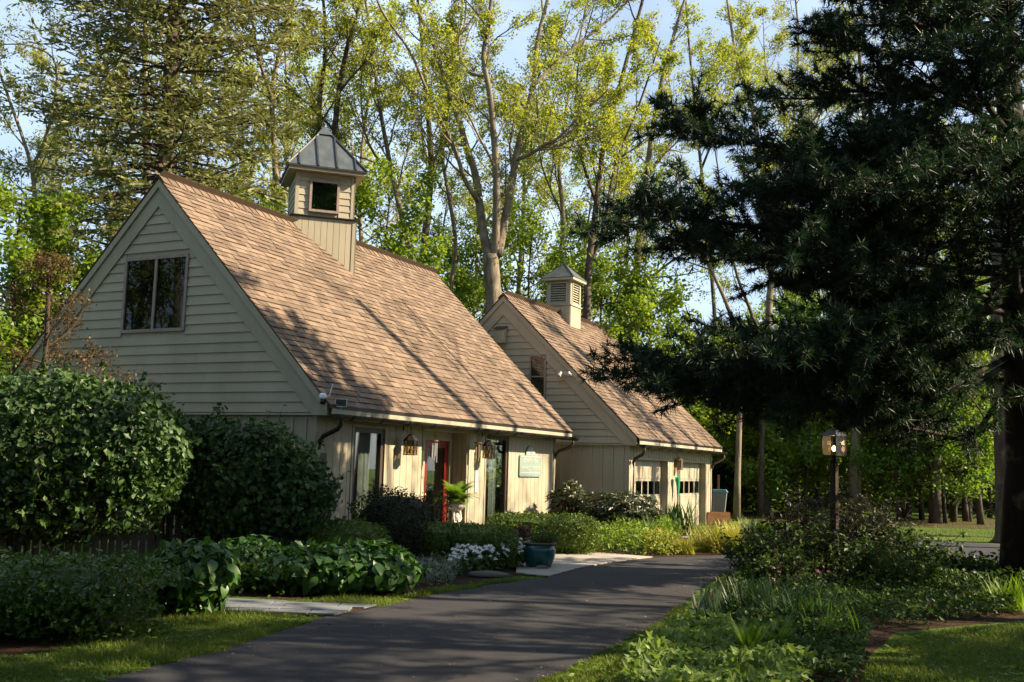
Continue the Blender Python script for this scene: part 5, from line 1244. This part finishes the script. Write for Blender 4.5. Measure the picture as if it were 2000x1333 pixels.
def shrub(name, label, cat, c, half, n, leaf, lsz, seed, asp=.55, p=2.6, shell=.45, lump=.1, stems=9, big=0, bmesh_=None, group=None, jit=.6, zlift=0, fold=True, twig=M_TWIG, droop=.3, inner=True, shoots=0, slen=.3, core=0):
    """c: ground point under the shrub; half: (x, y, z) half sizes; stands from zlift up"""
    rg = np.random.default_rng(seed); c = np.array([c[0], c[1], 0.0])
    t = thing(name, label, cat, c, 0, group); cz = half[2] + zlift
    P, N = blob(rg, n, half, p, shell, lump, seed); P[:, 2] += cz; k = P[:, 2] > .02; P, N = P[k], N[k]
    if inner:
        P2, N2 = blob(rg, n // 3, np.array(half) * .75, p, .5, lump, seed); P2[:, 2] += cz; k = P2[:, 2] > .05; P = np.concatenate([P, P2[k]]); N = np.concatenate([N, N2[k]])
    stuff(MB().add(*leafquads(P, N, lsz, rg, asp, jit, droop, None, fold)).build('foliage', leaf, t))
    m = MB()
    for i in range(stems):
        a = rg.uniform(0, 6.28); q = np.array([math.cos(a) * half[0] * .75, math.sin(a) * half[1] * .75, cz + half[2] * rg.uniform(.0, .7)])
        b = np.array([math.cos(a) * half[0] * .25, math.sin(a) * half[1] * .25, 0]); mid = (b + q) / 2 + rg.normal(size=3) * .06
        m.tube([b, mid, q], (.014, .010, .004), 5, False)
    if core:
        n_, k_ = 18, 11; Vc = []
        for i in range(k_):
            for j in range(n_):
                d = np.array([math.sin(math.pi * i / (k_ - 1)) * math.cos(2 * math.pi * j / n_), math.sin(math.pi * i / (k_ - 1)) * math.sin(2 * math.pi * j / n_), math.cos(math.pi * i / (k_ - 1))])
                q = d / (np.abs(d) ** p).sum() ** (1 / p) * np.array(half) * core * rg.uniform(.9, 1.0); q[2] = max(q[2] + cz, .01); Vc.append(q)
        MB().polys(Vc, [(i * n_ + j, (i + 1) * n_ + j, (i + 1) * n_ + (j + 1) % n_, i * n_ + (j + 1) % n_) for i in range(k_ - 1) for j in range(n_)]).build('twig_mass', leaf, t)
    SP = []
    if shoots:
        Q, NQ = blob(rg, shoots, half, p, .05, lump, seed); Q[:, 2] += cz
        for q, nq in zip(Q, NQ):
            if q[2] < .3: continue
            T = path(rg, q, nq + np.array([0, 0, .8]), slen * rg.uniform(.4, 1.2), 3, .2, .02); m.tube(T, (.006, .004, .003, .002), 3, False)
            for k in range(7): SP.append(interp(T, rg.uniform(.05, .99))[0])
        SP = np.array(SP); stuff(MB().add(*leafquads(SP, rg.normal(size=SP.shape) + np.array([0, 0, .6]), lsz * .9, rg, asp, .4, .3, None, fold)).build('shoot', leaf, t))
    stuff(m.build('stem', twig, t))
    if big:
        P, N = blob(rg, big * 4, np.array(half) * 1.03, p, .12, lump, seed); P[:, 2] += cz
        view = np.array([-c[0], -c[1], 0]); view = unit(view); k = ((N * view).sum(1) > -.15) & (P[:, 2] > .08); P, N = P[k][:big], N[k][:big]
        leaf_objs(t, P, N, bmesh_, rg)
    return t
# vines over the fence
shrub('climbing_vine', 'tall mass of climbing vine leaves over the fence at far left', 'vine', (-6.75, 14.75), (2.1, .75, 1.08), 11500, L_VINE, .108, 1, .72, 7, .4, .055, 12, 300, bigleaf(L_VINE, .105, .68), 'vines on the fence', zlift=.52, shoots=130)
shrub('climbing_vine', 'thin vine bridging the gap between the two larger vine masses', 'vine', (-5.15, 16.15), (.75, .4, .42), 2200, L_VINE, .11, 111, .72, 3, .5, .14, 6, 60, bigleaf(L_VINE, .12, .72), 'vines on the fence', zlift=1.42, shoots=40)
shrub('climbing_vine', 'climbing vine against the cottage corner, right of the fence gap', 'vine', (-3.95, 16.1), (1.2, .5, .88), 6500, L_VINE, .095, 2, .72, 4, .45, .11, 12, 260, bigleaf(L_VINE, .10, .72), 'vines on the fence', zlift=.28, shoots=80)
shrub('spiky_conifer', 'small brownish pointed conifer poking above the vines', 'shrub', (-5.55, 16.9), (.28, .28, 1.28), 1500, leafmat('brown_juniper', (.06, .045, .02), (.14, .11, .05), .2), .09, 3, .3, 1.6, .6, .15, 3, fold=False)
shrub('pale_shrub', 'pale yellow leaved shrub tip above the vines near the small window', 'shrub', (-4.72, 16.7), (.26, .2, 1.12), 700, L_CREAM, .09, 33, .5, 2, .6, .2, 3, fold=False)
# left foreground: boxwood, hydrangeas
shrub('boxwood_hedge', 'low boxwood hedge in the left foreground below the vine', 'hedge', (-4.65, 9.65), (1.42, .85, .36), 11000, L_BOX, .06, 4, .6, 3.0, .4, .13, 14, jit=.8, shoots=200, slen=.15, core=.74)
shrub('boxwood_hedge', 'low boxwood at the left picture edge in front of the vine', 'hedge', (-6.9, 10.4), (.9, .8, .32), 4000, L_BOX, .042, 44, .6, 3, .4, .1, 10, jit=.8)
shrub('hydrangea', 'small hydrangea at the right end of the low boxwood hedge', 'shrub', gnd(350, 1210) + [0, .35, 0], (.40, .38, .38), 1100, L_HYD, .13, 5, .62, 2.3, .45, .1, 10, 130, bigleaf(L_HYD, .15, .62), 'hydrangeas', twig=M_STEM)
shrub('hydrangea', 'broad hydrangea with large leaves beside the bluestone walkway', 'shrub', (-2.0, 13.2), (.95, .58, .295), 3000, L_HYD, .13, 6, .62, 2.4, .4, .1, 14, 300, bigleaf(L_HYD, .155, .62), 'hydrangeas', twig=M_STEM)
shrub('hydrangea', 'lower hydrangea left of the broad one in front of the fence', 'shrub', (-3.25, 13.4), (.55, .45, .30), 1200, L_HYD, .12, 7, .62, 2.3, .45, .1, 9, 120, bigleaf(L_HYD, .13, .62), 'hydrangeas', twig=M_STEM)
shrub('boxwood_mound', 'clipped boxwood mound in front of the left tall window', 'shrub', (-2.4, 16.15), (.66, .5, .36), 7000, L_BOXB, .05, 8, .6, 2.8, .3, .06, 8, jit=.8, core=.86, shoots=60, slen=.08)
shrub('dark_shrub', 'dark small leaved shrub under the left tall window', 'shrub', (-1.85, 17.6), (.78, .5, .60), 7500, L_DKSH, .05, 9, .55, 2.8, .5, .12, 14, jit=.8, core=.8, shoots=60, slen=.16)
shrub('dark_shrub', 'dark shrub between the clipped mound and the middle hedge', 'shrub', (-1.55, 16.4), (.34, .34, .50), 3200, L_DKSH, .042, 91, .55, 2.4, .6, .14, 10, jit=.8)
shrub('boxwood_hedge', 'clipped hedge block in front of the red door', 'hedge', (-.75, 16.9), (.88, .46, .345), 9000, L_BOXB, .05, 10, .6, 6, .25, .035, 12, jit=.8, core=.88, shoots=60, slen=.08)
shrub('boxwood_hedge', 'clipped hedge running below the pale green sign', 'hedge', (.66, 20.1), (1.05, .55, .37), 9500, L_BOXB, .053, 11, .6, 5, .25, .045, 12, jit=.8, core=.88, shoots=70, slen=.08)
shrub('boxwood_mound', 'brownish boxwood mound against the garage wall', 'shrub', (2.35, 24.6), (.7, .6, .42), 5000, L_DKSH, .05, 12, .6, 2.6, .4, .1, 9, jit=.8)
def rhodo(label, c, half, seed, n=150, nb=60):
    rg = np.random.default_rng(seed); t = thing('rhododendron', label, 'shrub', (c[0], c[1], 0), 0, 'rhododendrons by the garage'); lv = MB(); bud = MB(); wd = MB()
    P, N = blob(rg, n, half, 2.2, .5, .12, seed); P[:, 2] += half[2] * .95; k = P[:, 2] > .1; P, N = P[k], N[k]
    for i, (p, q) in enumerate(zip(P, N)):
        ax = unit(q + np.array([0, 0, .6])); K = 9; a = np.arange(K) * 2 * math.pi / K + rg.random(); ref = unit(np.cross(ax, rg.normal(size=3))); r2 = np.cross(ax, ref)
        D = np.cos(a)[:, None] * ref + np.sin(a)[:, None] * r2 + ax * rg.uniform(-.1, .4, (K, 1)); NN = ax[None] - D * .3
        lv.add(*leafquads(np.tile(p, (K, 1)), NN, .17, rg, .3, .15, 0, D, True))
        if i < nb: bud.tube([p, p + ax * .05, p + ax * .08, p + ax * .10], (.010, .026, .018, .004), 6)
        wd.tube([(p[0] * .2, p[1] * .2, 0), (p[0] * .6, p[1] * .6, p[2] * .55), p], (.014, .010, .006), 4, False)
    stuff(lv.build('foliage', L_RHOD, t)); stuff(bud.build('flower_bud', L_CREAM, t, True)); stuff(wd.build('stem', M_TWIG, t))
rhodo('large rhododendron with cream buds in front of the left garage door', (2.62, 24.5), (1.0, .75, .56), 13, 400, 30)
rhodo('tall open rhododendron with white buds at the garage gable wall', (1.45, 25.0), (.5, .5, .66), 14, 110, 12)
# golden and strappy clumps
def clump(name, label, c, n, L, leaf, seed, wd=.012, spread=.5, bend=1.0, base=.15, seg=4, part='blade_mass', solo=0, group=None, cat='plant', tall=1.0):
    rg = np.random.default_rng(seed); t = thing(name, label, cat, (c[0], c[1], 0), 0, group); m = MB()
    for i in range(n):
        a = rg.uniform(0, 6.28); r0 = base * math.sqrt(rg.random()); ln = L * rg.uniform(.6, 1.1); e = rg.uniform(.15, 1) * spread
        s_ = np.linspace(0, 1, seg + 1); ang = e * .5 + s_ * bend * e * 1.6
        dh = np.cumsum(np.concatenate([[0], np.sin(ang[:-1])])) * ln / seg; dv = np.cumsum(np.concatenate([[0], np.cos(ang[:-1])])) * ln / seg * tall
        x0, y0 = r0 * math.cos(a * 1.7), r0 * math.sin(a * 1.7); C = np.stack([x0 + dh * math.cos(a), y0 + dh * math.sin(a), np.maximum(dv, .01)], 1)
        wv = np.array([-math.sin(a), math.cos(a), 0]); w_ = (wd * np.array([.7, 1, .95, .7, .02])[:seg + 1] if seg == 4 else wd * np.linspace(1, .05, seg + 1))
        V = np.concatenate([C + wv * w_[:, None] * .5, C - wv * w_[:, None] * .5]); k = seg + 1
        F = [(j, j + 1, k + j + 1, k + j) for j in range(seg)]
        if i < solo: MB().add(V, F).build('blade', leaf, t)
        else: m.add(V, F)
    if m.n: stuff(m.build(part, leaf, t))
    return t
clump('golden_grass', 'large golden ornamental grass mound at the drive edge', gnd(1400, 1078), 1200, .72, L_GOLD, 15, .014, 1.35, 2.0, .55, cat='grass clump')
clump('golden_grass', 'smaller golden grass behind the large mound', gnd(1440, 1052), 500, .55, L_GOLD, 16, .014, 1.3, 1.9, .5, cat='grass clump')
clump('golden_grass', 'low golden grass left of the large mound', gnd(1335, 1083), 260, .4, L_GOLD, 161, .014, 1.2, 1.2, .25, cat='grass clump')
clump('iris_clump', 'dark green iris leaves in front of the right garage door', gnd(1330, 1050) + [0, .6, 0], 80, .95, L_BLADE, 17, .05, .6, .9, .42, solo=80)
clump('daylily_clump', 'yellow green daylily leaves beside the iris', gnd(1290, 1068), 260, .7, L_FERN, 18, .02, .9, 1.2, .35)
clump('green_clump', 'leafy dark green perennial right of the golden grass', gnd(1490, 1076), 300, .75, L_GARD, 19, .035, .8, .9, .4)
def patch(name, label, poly, n, h, leaf, lsz, seed, cat='plant', asp=.6, stemp=False, jit=.7, group=None, var=.5):
    """a low leafy drift over a ground outline, one mass with small mounds"""
    rg = np.random.default_rng(seed); poly = [tuple(p) for p in poly]; a = np.array(poly); lo, hi = a.min(0), a.max(0); c = a.mean(0)
    Q = rg.uniform(lo, hi, (n * 4, 2)); Q = Q[inpoly(Q, poly)][:n]
    hh_ = h * (1 - var + var * (.5 + .25 * np.sin(Q[:, 0] * 5.1 + seed) + .25 * np.sin(Q[:, 1] * 6.3 + seed * 2) + .25 * np.sin(Q[:, 0] * 11 + Q[:, 1] * 9)))
    z = hh_ * (1 - rg.random(len(Q)) ** 2 * .9); P = np.concatenate([Q - c, z[:, None]], 1); N = rg.normal(size=P.shape) * .4 + np.array([0, -.2, 1])
    t = thing(name, label, cat, (c[0], c[1], 0), 0, group)
    stuff(MB().add(*leafquads(P, N, lsz, rg, asp, jit, .2, None, True)).build('foliage', leaf, t))
    m = MB(); k = rg.choice(len(P), min(len(P), max(20, n // 25)), False)
    for i in k: m.add([P[i] + [.004, 0, 0], P[i] - [.004, 0, 0], (P[i][0] - .004, P[i][1], 0), (P[i][0] + .004, P[i][1], 0)], [(0, 1, 2, 3)])
    stuff(m.build('stem', M_STEM, t)); return t
patch('ground_cover', 'bright yellow green perennial drift between patio and golden grass', g2((1140, 1082), (1235, 1087), (1310, 1087), (1330, 1070), (1290, 1048), (1200, 1048), (1150, 1060)), 5200, .55, L_GC, .085, 20)
patch('ground_cover', 'yellow flecked low shrub by the drive edge left of the golden grass', g2((1255, 1089), (1330, 1088), (1335, 1072), (1280, 1068)), 1600, .5, leafmat('gold_fleck', (.16, .19, .02), (.36, .32, .06), .4), .055, 201)
# white flowers and silver foliage
patch('flower_foliage', 'green foliage of the white flower bed by the walkway boulder', g2((850, 1135), (940, 1128), (1030, 1112), (1020, 1090), (900, 1085), (830, 1095)), 2600, .34, L_GARD, .07, 21)
rg = np.random.default_rng(22); fb = thing('white_flowers', 'cluster of small white flowers left of the teal pot', 'flowers', gnd(950, 1120)); fm = MB(); pz = gnd(950, 1120)
poly = g2((870, 1128), (945, 1124), (1025, 1112), (1020, 1095), (930, 1090)); n = 0
for (x, y) in rg.uniform(np.array(poly).min(0), np.array(poly).max(0), (1400, 2)):
    if not inpoly(np.array([(x, y)]), poly)[0]: continue
    p = np.array([x, y, rg.uniform(.20, .42)]) - pz; K = 6; a = np.arange(K) * 2 * math.pi / K
    D = np.stack([np.cos(a), np.sin(a), np.full(K, .35)], 1); fm.add(*leafquads(np.tile(p, (K, 1)), np.tile([0, -.3, 1.], (K, 1)), .042, rg, .85, .3, 0, D)); fm.add(*leafquads(np.tile(p + np.array([0, 0, .012]), (K, 1)), np.tile([0, -.3, 1.], (K, 1)), .028, rg, .85, .4, 0, D + np.array([0, 0, .6]))); n += 1
    if n > 330: break
stuff(fm.build('blossom', L_FLOW, fb))
patch('silver_plant', 'low silvery grey foliage plant right of the broad hydrangea', g2((795, 1152), (880, 1146), (905, 1120), (870, 1100), (800, 1108)), 1500, .30, L_SILV, .10, 23, asp=.25)
patch('leafy_plant', 'dark leafy ground plants along the fence foot left of the hydrangea', g2((420, 1165), (560, 1170), (560, 1120), (430, 1110)), 1800, .42, L_GARD, .09, 24)
clump('lily_clump', 'thin upright leaves in front of the white flowers', gnd(885, 1112), 60, .75, L_GARD, 241, .03, .5, .7, .2)
# plants in the pots
shrub('potted_plant', 'dark reddish plant in the small dark pot', 'plant', POT2, (.24, .24, .16), 500, leafmat('plum_leaf', (.05, .02, .025), (.11, .05, .045), .3), .06, 25, .5, 2, .8, .2, 5, zlift=.34)
shrub('potted_plant', 'green trailing plant in the large teal pot', 'plant', POT1 + [.08, .0, 0], (.28, .24, .12), 500, L_GARD, .05, 26, .4, 2, .8, .2, 5, zlift=.36)
# statue with fern
STP = wpt(P0, 3.55, -.78, 0)
sto = thing('cherub_statue', 'white stone cherub statue carrying a basin of fern by the door', 'statue', STP, ROTH)
M_MARB = plain('white_stone', (.62, .58, .52), .8, .2, 0, .3, 9)
box('plinth', M_MARB, sto, -.16, .16, -.16, .16, 0, .24)
def lump(m, c, r):
    n, k = 12, 8
    V = [(c[0] + r[0] * math.sin(math.pi * i / (k - 1)) * math.cos(2 * math.pi * j / n), c[1] + r[1] * math.sin(math.pi * i / (k - 1)) * math.sin(2 * math.pi * j / n), c[2] + r[2] * math.cos(math.pi * i / (k - 1))) for i in range(k) for j in range(n)]
    m.polys(V, [(i * n + j, (i + 1) * n + j, (i + 1) * n + (j + 1) % n, i * n + (j + 1) % n) for i in range(k - 1) for j in range(n)])
m = MB()
lump(m, (0, 0, .62), (.12, .10, .16)); lump(m, (0, -.01, .86), (.085, .085, .095)); lump(m, (.07, -.08, .50), (.06, .13, .065)); lump(m, (-.07, -.06, .50), (.06, .12, .065)); lump(m, (0, 0, .76), (.05, .05, .06))
for s_ in (-1, 1): m.tube([(s_ * .10, 0, .72), (s_ * .17, -.03, .82), (s_ * .15, -.02, .97), (s_ * .12, 0, 1.03)], (.04, .036, .03, .03), 8); m.tube([(s_ * .07, -.16, .50), (s_ * .06, -.18, .44)], (.04, .035), 8)
m.lathe([(0, 1.0), (.12, 1.01), (.20, 1.08), (.22, 1.14), (.20, 1.14), (.17, 1.09), (0, 1.07)], sides=16)
so_ = m.build('figure', M_MARB, sto, True); md = so_.modifiers.new('fuse', 'REMESH'); md.mode = 'VOXEL'; md.voxel_size = .014; so_.scale = (.85, .85, .85); so_.location = (0, 0, -.10)
def fern(label, c, n, L, leaf, seed, z=0, spread=1.0, upright=.3, pinn=22, pl=.07):
    rg = np.random.default_rng(seed); t = thing('fern', label, 'fern', (c[0], c[1], z), 0)
    for i in range(n):
        a = i * 2.4 + rg.uniform(-.3, .3); ln = L * rg.uniform(.7, 1.1); s_ = np.linspace(0, 1, 9); an = upright * rg.uniform(.4, 2.6) + s_ * rg.uniform(.7, 1.2) * spread * 1.6
        dh = np.concatenate([[0], np.cumsum(np.sin(an[:-1]))]) * ln / 8; dv = np.concatenate([[0], np.cumsum(np.cos(an[:-1]))]) * ln / 8
        C = np.stack([dh * math.cos(a), dh * math.sin(a), dv], 1); m = MB().tube(C, np.linspace(.005, .0015, 9), 3, False); sd = np.array([-math.sin(a), math.cos(a), 0])
        for k in range(pinn):
            tt = .08 + .92 * k / pinn; p, d = interp(C, min(tt, .995)); l_ = pl * math.sin(math.pi * min(.97, tt * .85 + .13)) + .01; nn = unit(np.cross(d, sd)); h_ = l_ * .16
            for s2 in (-1, 1):
                q = p + (sd * s2 * .95 + d * .35) * l_ - nn * 0; m.add([p - d * h_, p + d * h_, q], [(0, 1, 2)])
        m.build('frond', leaf, t)
    return t
fern('bright green fern spilling from the statue basin by the door', STP, 50, .62, L_FERN, 27, .88, .95, .35, 20, .12)
# reddish shrub at the far left
rgb = at(60, 640, 15.5); rgb[2] = 0
P = [rgb, rgb + [0, .1, 1.4], rgb + [.2, .1, 3.0], rgb + [.1, .2, 4.6]]; P2 = [rgb + [0, .1, .8], rgb + [.7, 0, 2.0], rgb + [1.2, -.1, 3.0]]; P3 = [rgb + [0, .1, .6], rgb + [-.9, .2, 2.2], rgb + [-1.2, .2, 3.8]]
deciduous('bronze_shrub', 'tall bronze red leaved shrub at the far left beside the gable', [(P, .05, .03), (P[1:], .045, .012), (P2, .035, .01), (P3, .035, .01)], L_BRONZE, M_TWIG, 28, 5.0, nl=9, n2=5, n3=4, Lf=.24, lsz=.045, per=4, spreadleaf=.06, ang=(35, 75), up=.04, cat='shrub')
# ------------------------------------------------------------------ right hand bed
def leggy(label, c, h, w_, n, leaf, lsz, seed, group='leggy shrubs in the right bed'):
    """open shrub: arching stems with leaves along them"""
    rg = np.random.default_rng(seed); t = thing('leggy_shrub', label, 'shrub', (c[0], c[1], 0), 0, group); wd = MB(); P = []
    for i in range(n):
        a = rg.uniform(0, 6.28); B = path(rg, (rg.uniform(-.3, .3) * w_, rg.uniform(-.3, .3) * w_, 0), (math.cos(a) * .45 * w_ / h, math.sin(a) * .45 * w_ / h, 1), h * rg.uniform(.55, 1.1), 6, .13, -.02)
        wd.tube(B, np.linspace(.009, .003, 7), 4, False)
        for j in range(6):
            q, e = interp(B, rg.uniform(.25, .98)); T = path(rg, q, side_dir(rg, e, R(rg.uniform(30, 70))), rg.uniform(.15, .4), 3, .15, 0); wd.tube(T, (.004, .003, .002, .001), 3, False)
            for k in range(6): P.append(interp(T, rg.uniform(.1, .99))[0] + rg.normal(size=3) * .02)
    P = np.array(P); N = rg.normal(size=P.shape) * .5 + np.array([0, 0, 1])
    stuff(wd.build('stem', M_TWIG, t)); stuff(MB().add(*leafquads(P, N, lsz, rg, .6, .4, .3, None, True)).build('foliage', leaf, t)); return t
LEG = [((1560, 1112), 1.25, .9, 40, 'dark leggy shrub left of the lamp post'), ((1640, 1108), 1.45, 1.0, 46, 'dark leggy shrub around the lamp post foot'), ((1720, 1110), 1.25, .9, 42, 'dark leggy shrub right of the lamp post'), ((1790, 1122), .8, .8, 30, 'shorter leafy shrub with light tips in front of the lane'),
       ((1480, 1122), .75, .9, 34, 'low dark shrub reaching over the drive edge'), ((1600, 1140), .9, .9, 36, 'dark shrub in front of the lamp post'), ((1690, 1150), .75, .9, 34, 'leafy shrub in the middle of the right bed'), ((1860, 1128), .4, .9, 34, 'low leafy shrub left of the pine trunk'), ((1780, 1165), .6, .9, 34, 'pale leaved low shrub in the right bed'), ((1930, 1135), .35, .8, 30, 'low plant at the foot of the pine'), ((1530, 1150), .6, .8, 30, 'low shrub with drooping leaves at the bed front left')]
for i, (pp, h, w_, n, lab) in enumerate(LEG):
    leggy(lab, gnd(*pp), h, w_, n, (L_DKSH, L_GARD)[0 if i < 3 else 1], .085, 300 + i)
patch('ground_cover', 'leafy ground cover along the back of the right bed', g2((1420, 1140), (1500, 1112), (1650, 1105), (1900, 1110), (2050, 1120), (2050, 1150), (1800, 1150), (1600, 1150), (1440, 1160)), 6500, .24, L_GARD, .09, 31)
patch('ground_cover', 'mixed low foliage in the middle of the right bed', g2((1400, 1165), (1600, 1152), (1820, 1160), (2000, 1165), (1980, 1205), (1740, 1230), (1500, 1215), (1390, 1190)), 6000, .26, L_GARD, .075, 32)
patch('pachysandra', 'light green leafy ground cover at the lower front of the bed', g2((1225, 1325), (1300, 1252), (1350, 1215), (1420, 1235), (1480, 1290), (1580, 1325), (1540, 1400), (1230, 1400)), 4600, .22, leafmat('light_cover', (.07, .13, .028), (.22, .30, .08), .35), .085, 34)
patch('perennial', 'tangled green perennials at the bed front right of the ferns', g2((1430, 1225), (1480, 1215), (1640, 1228), (1700, 1260), (1690, 1290), (1670, 1340), (1560, 1340)), 3600, .26, L_GARD, .07, 35)
clump('iris_clump', 'blue green iris leaves catching light at the drive edge', gnd(1385, 1240), 46, .55, L_BLUE, 36, .028, .55, .6, .16, solo=46, group='strap leaved clumps')
clump('daylily_clump', 'arching daylily leaves behind the ferns', gnd(1560, 1230), 150, .55, L_BLADE, 37, .018, .8, 1.2, .4, solo=60, group='strap leaved clumps')
clump('daylily_clump', 'grassy leaves filling the bed right of the iris', gnd(1470, 1205), 170, .5, L_BLADE, 38, .018, .8, 1.1, .4, group='strap leaved clumps')
clump('daylily_clump', 'long arching leaves reaching onto the lawn', gnd(1630, 1270), 60, .55, L_FERN, 39, .012, 1.0, 1.4, .25, solo=60, group='strap leaved clumps')
clump('grass_tuft', 'tuft of grassy leaves at the right end of the bed', gnd(1975, 1195), 150, .5, L_FERN, 391, .015, .8, 1.1, .25, group='strap leaved clumps')
fern('upright light green fern at the front of the right bed', gnd(1462, 1300), 13, .46, L_FERN, 40, 0, .5, .12, 26, .055)
fern('second upright fern right of the first in the bed front', gnd(1520, 1292), 12, .44, L_FERN, 41, 0, .5, .12, 26, .05)
rg = np.random.default_rng(43); pf = thing('pink_flowers', 'scattered small pink flowers low in the right bed', 'flowers', gnd(1500, 1160)); pm = MB(); c0_ = gnd(1500, 1160)
for k in range(18):
    p = gnd(rg.uniform(1490, 1620), rg.uniform(1145, 1175)) - c0_; p[2] = rg.uniform(.25, .4); K = 5; a = np.arange(K) * 2 * math.pi / K
    pm.add(*leafquads(np.tile(p, (K, 1)), np.tile([0, -.5, .8], (K, 1)), .03, rg, .8, .4, 0, np.stack([np.cos(a), np.sin(a), np.full(K, -.2)], 1)))
stuff(pm.build('blossom', L_PINK, pf))
# ------------------------------------------------------------------ lawn blades
def grass(name, poly, n, h, seed, leaf=L_GRASS):
    rg = np.random.default_rng(seed); a = np.array(poly); lo, hi = a.min(0), a.max(0); Q = rg.uniform(lo, hi, (n * 5, 2)); Q = Q[inpoly(Q, poly)][:n]
    Q = Q[~inpoly(Q, DRIVE)]; n = len(Q); an = rg.uniform(0, 6.28, n); hh_ = h * rg.uniform(.35, 1.35, n) * (.7 + .5 * np.sin(Q[:, 0] * 3.1 + 1) * np.sin(Q[:, 1] * 2.7)); hh_ = np.maximum(hh_, .012); w_ = .0035
    P = np.concatenate([Q, np.zeros((n, 1))], 1); sd = np.stack([np.cos(an), np.sin(an), 0 * an], 1) * w_; ln = rg.normal(size=(n, 3)) * .35; ln[:, 2] = 1; tip = P + unit(ln) * hh_[:, None] + np.stack([-np.sin(an), np.cos(an), 0 * an], 1) * hh_[:, None] * .35; mid = P + unit(ln) * hh_[:, None] * .5
    V = np.stack([P - sd, P + sd, mid + sd * .8, mid - sd * .8, tip], 1).reshape(-1, 3); i = np.arange(n)[:, None] * 5
    o = MB().add(V, i + np.array([[0, 1, 2, 3]]), i + np.array([[3, 2, 4]])).build(name, leaf); return tag(o, kind='stuff')
grass('grass', g2((-250, 1310), (60, 1275), (300, 1215), (400, 1197), (650, 1206), (450, 1270), (215, 1336), (100, 1400), (-250, 1400)), 22000, .075, 1)
grass('grass', g2((560, 1178), (760, 1170), (870, 1152), (1000, 1130), (1072, 1128), (960, 1146), (745, 1189)), 9000, .07, 2)
grass('grass', g2((1040, 1340), (1200, 1262), (1330, 1182), (1345, 1195), (1270, 1262), (1230, 1340)), 7000, .06, 3)
grass('grass', g2((1660, 1400), (1700, 1285), (1760, 1240), (1960, 1220), (2100, 1215), (2150, 1400)), 17000, .06, 4)
grass('grass', g2((1490, 1045), (1600, 1046), (1750, 1050), (1980, 1064), (2050, 1068), (2050, 1035), (1900, 1020), (1600, 1020), (1450, 1025)), 8000, .12, 5)
# broad-leaved weeds among the grass
rg = np.random.default_rng(66); wm = MB()
for poly, n_ in ((g2((-100, 1320), (300, 1225), (420, 1197), (640, 1205), (215, 1333), (-100, 1400)), 260), (g2((1660, 1400), (1700, 1285), (1760, 1240), (1960, 1220), (2150, 1400)), 260), (g2((600, 1178), (1000, 1130), (1070, 1128), (745, 1187)), 120), (g2((1060, 1335), (1330, 1185), (1345, 1195), (1235, 1335)), 120)):
    a_ = np.array(poly); Q = rg.uniform(a_.min(0), a_.max(0), (n_ * 4, 2)); Q = Q[inpoly(Q, poly) & ~inpoly(Q, DRIVE)][:n_]
    for q in Q:
        K = 5; an = rg.uniform(0, 6.28) + np.arange(K) * 1.256; D = np.stack([np.cos(an), np.sin(an), np.full(K, .5)], 1)
        wm.add(*leafquads(np.tile([q[0], q[1], .015], (K, 1)) + rg.normal(size=(K, 3)) * .008, np.tile([0, 0, 1.], (K, 1)), .055, rg, .5, .25, 0, D))
tag(wm.build('weeds', L_FERN), kind='stuff')
# leaf litter and petals on the drive
rg = np.random.default_rng(55); lt = MB(); k = 0
for q in np.concatenate([rg.uniform((-3, 8), (6, 20), (500, 2)), np.array([DRIVE[int(i)] for i in rg.integers(0, len(DRIVE) - 1, 900)]) + rg.normal(size=(900, 2)) * .22]):
    if inpoly(q[None], DRIVE)[0]:
        lt.add(*leafquads(np.array([[q[0], q[1], .016]]), np.array([[0, 0, 1.]]), .03, rg, .6, .25)); k += 1
tag(lt.build('fallen_leaves', leafmat('dry_leaf', (.10, .07, .04), (.25, .2, .12), .2)), kind='stuff')
# far house glimpsed between the trunks
fh = thing('far_house', 'pale house glimpsed between the trunks beyond the far lawn', 'house', (25.5, 66, 0), -.1)
M_FH = plain('pale_house_wall', (.42, .38, .32), .8)
box('wall', M_FH, fh, -5, 5, 0, 7, 0, 3.0)
MB().prism([(-.6, 2.9), (7.6, 2.9), (3.5, 5.4)], 'x', -5.4, 5.4).build('roof', M_SHINGLE, fh)
for x in (-3.6, -.8, 2.4): wnd = box('window', M_WHITE, fh, x - .65, x + .65, -.06, -.005, .9, 2.2); box('pane', M_BLACK, wnd, x - .55, x + .55, -.075, -.061, 1.0, 2.1)
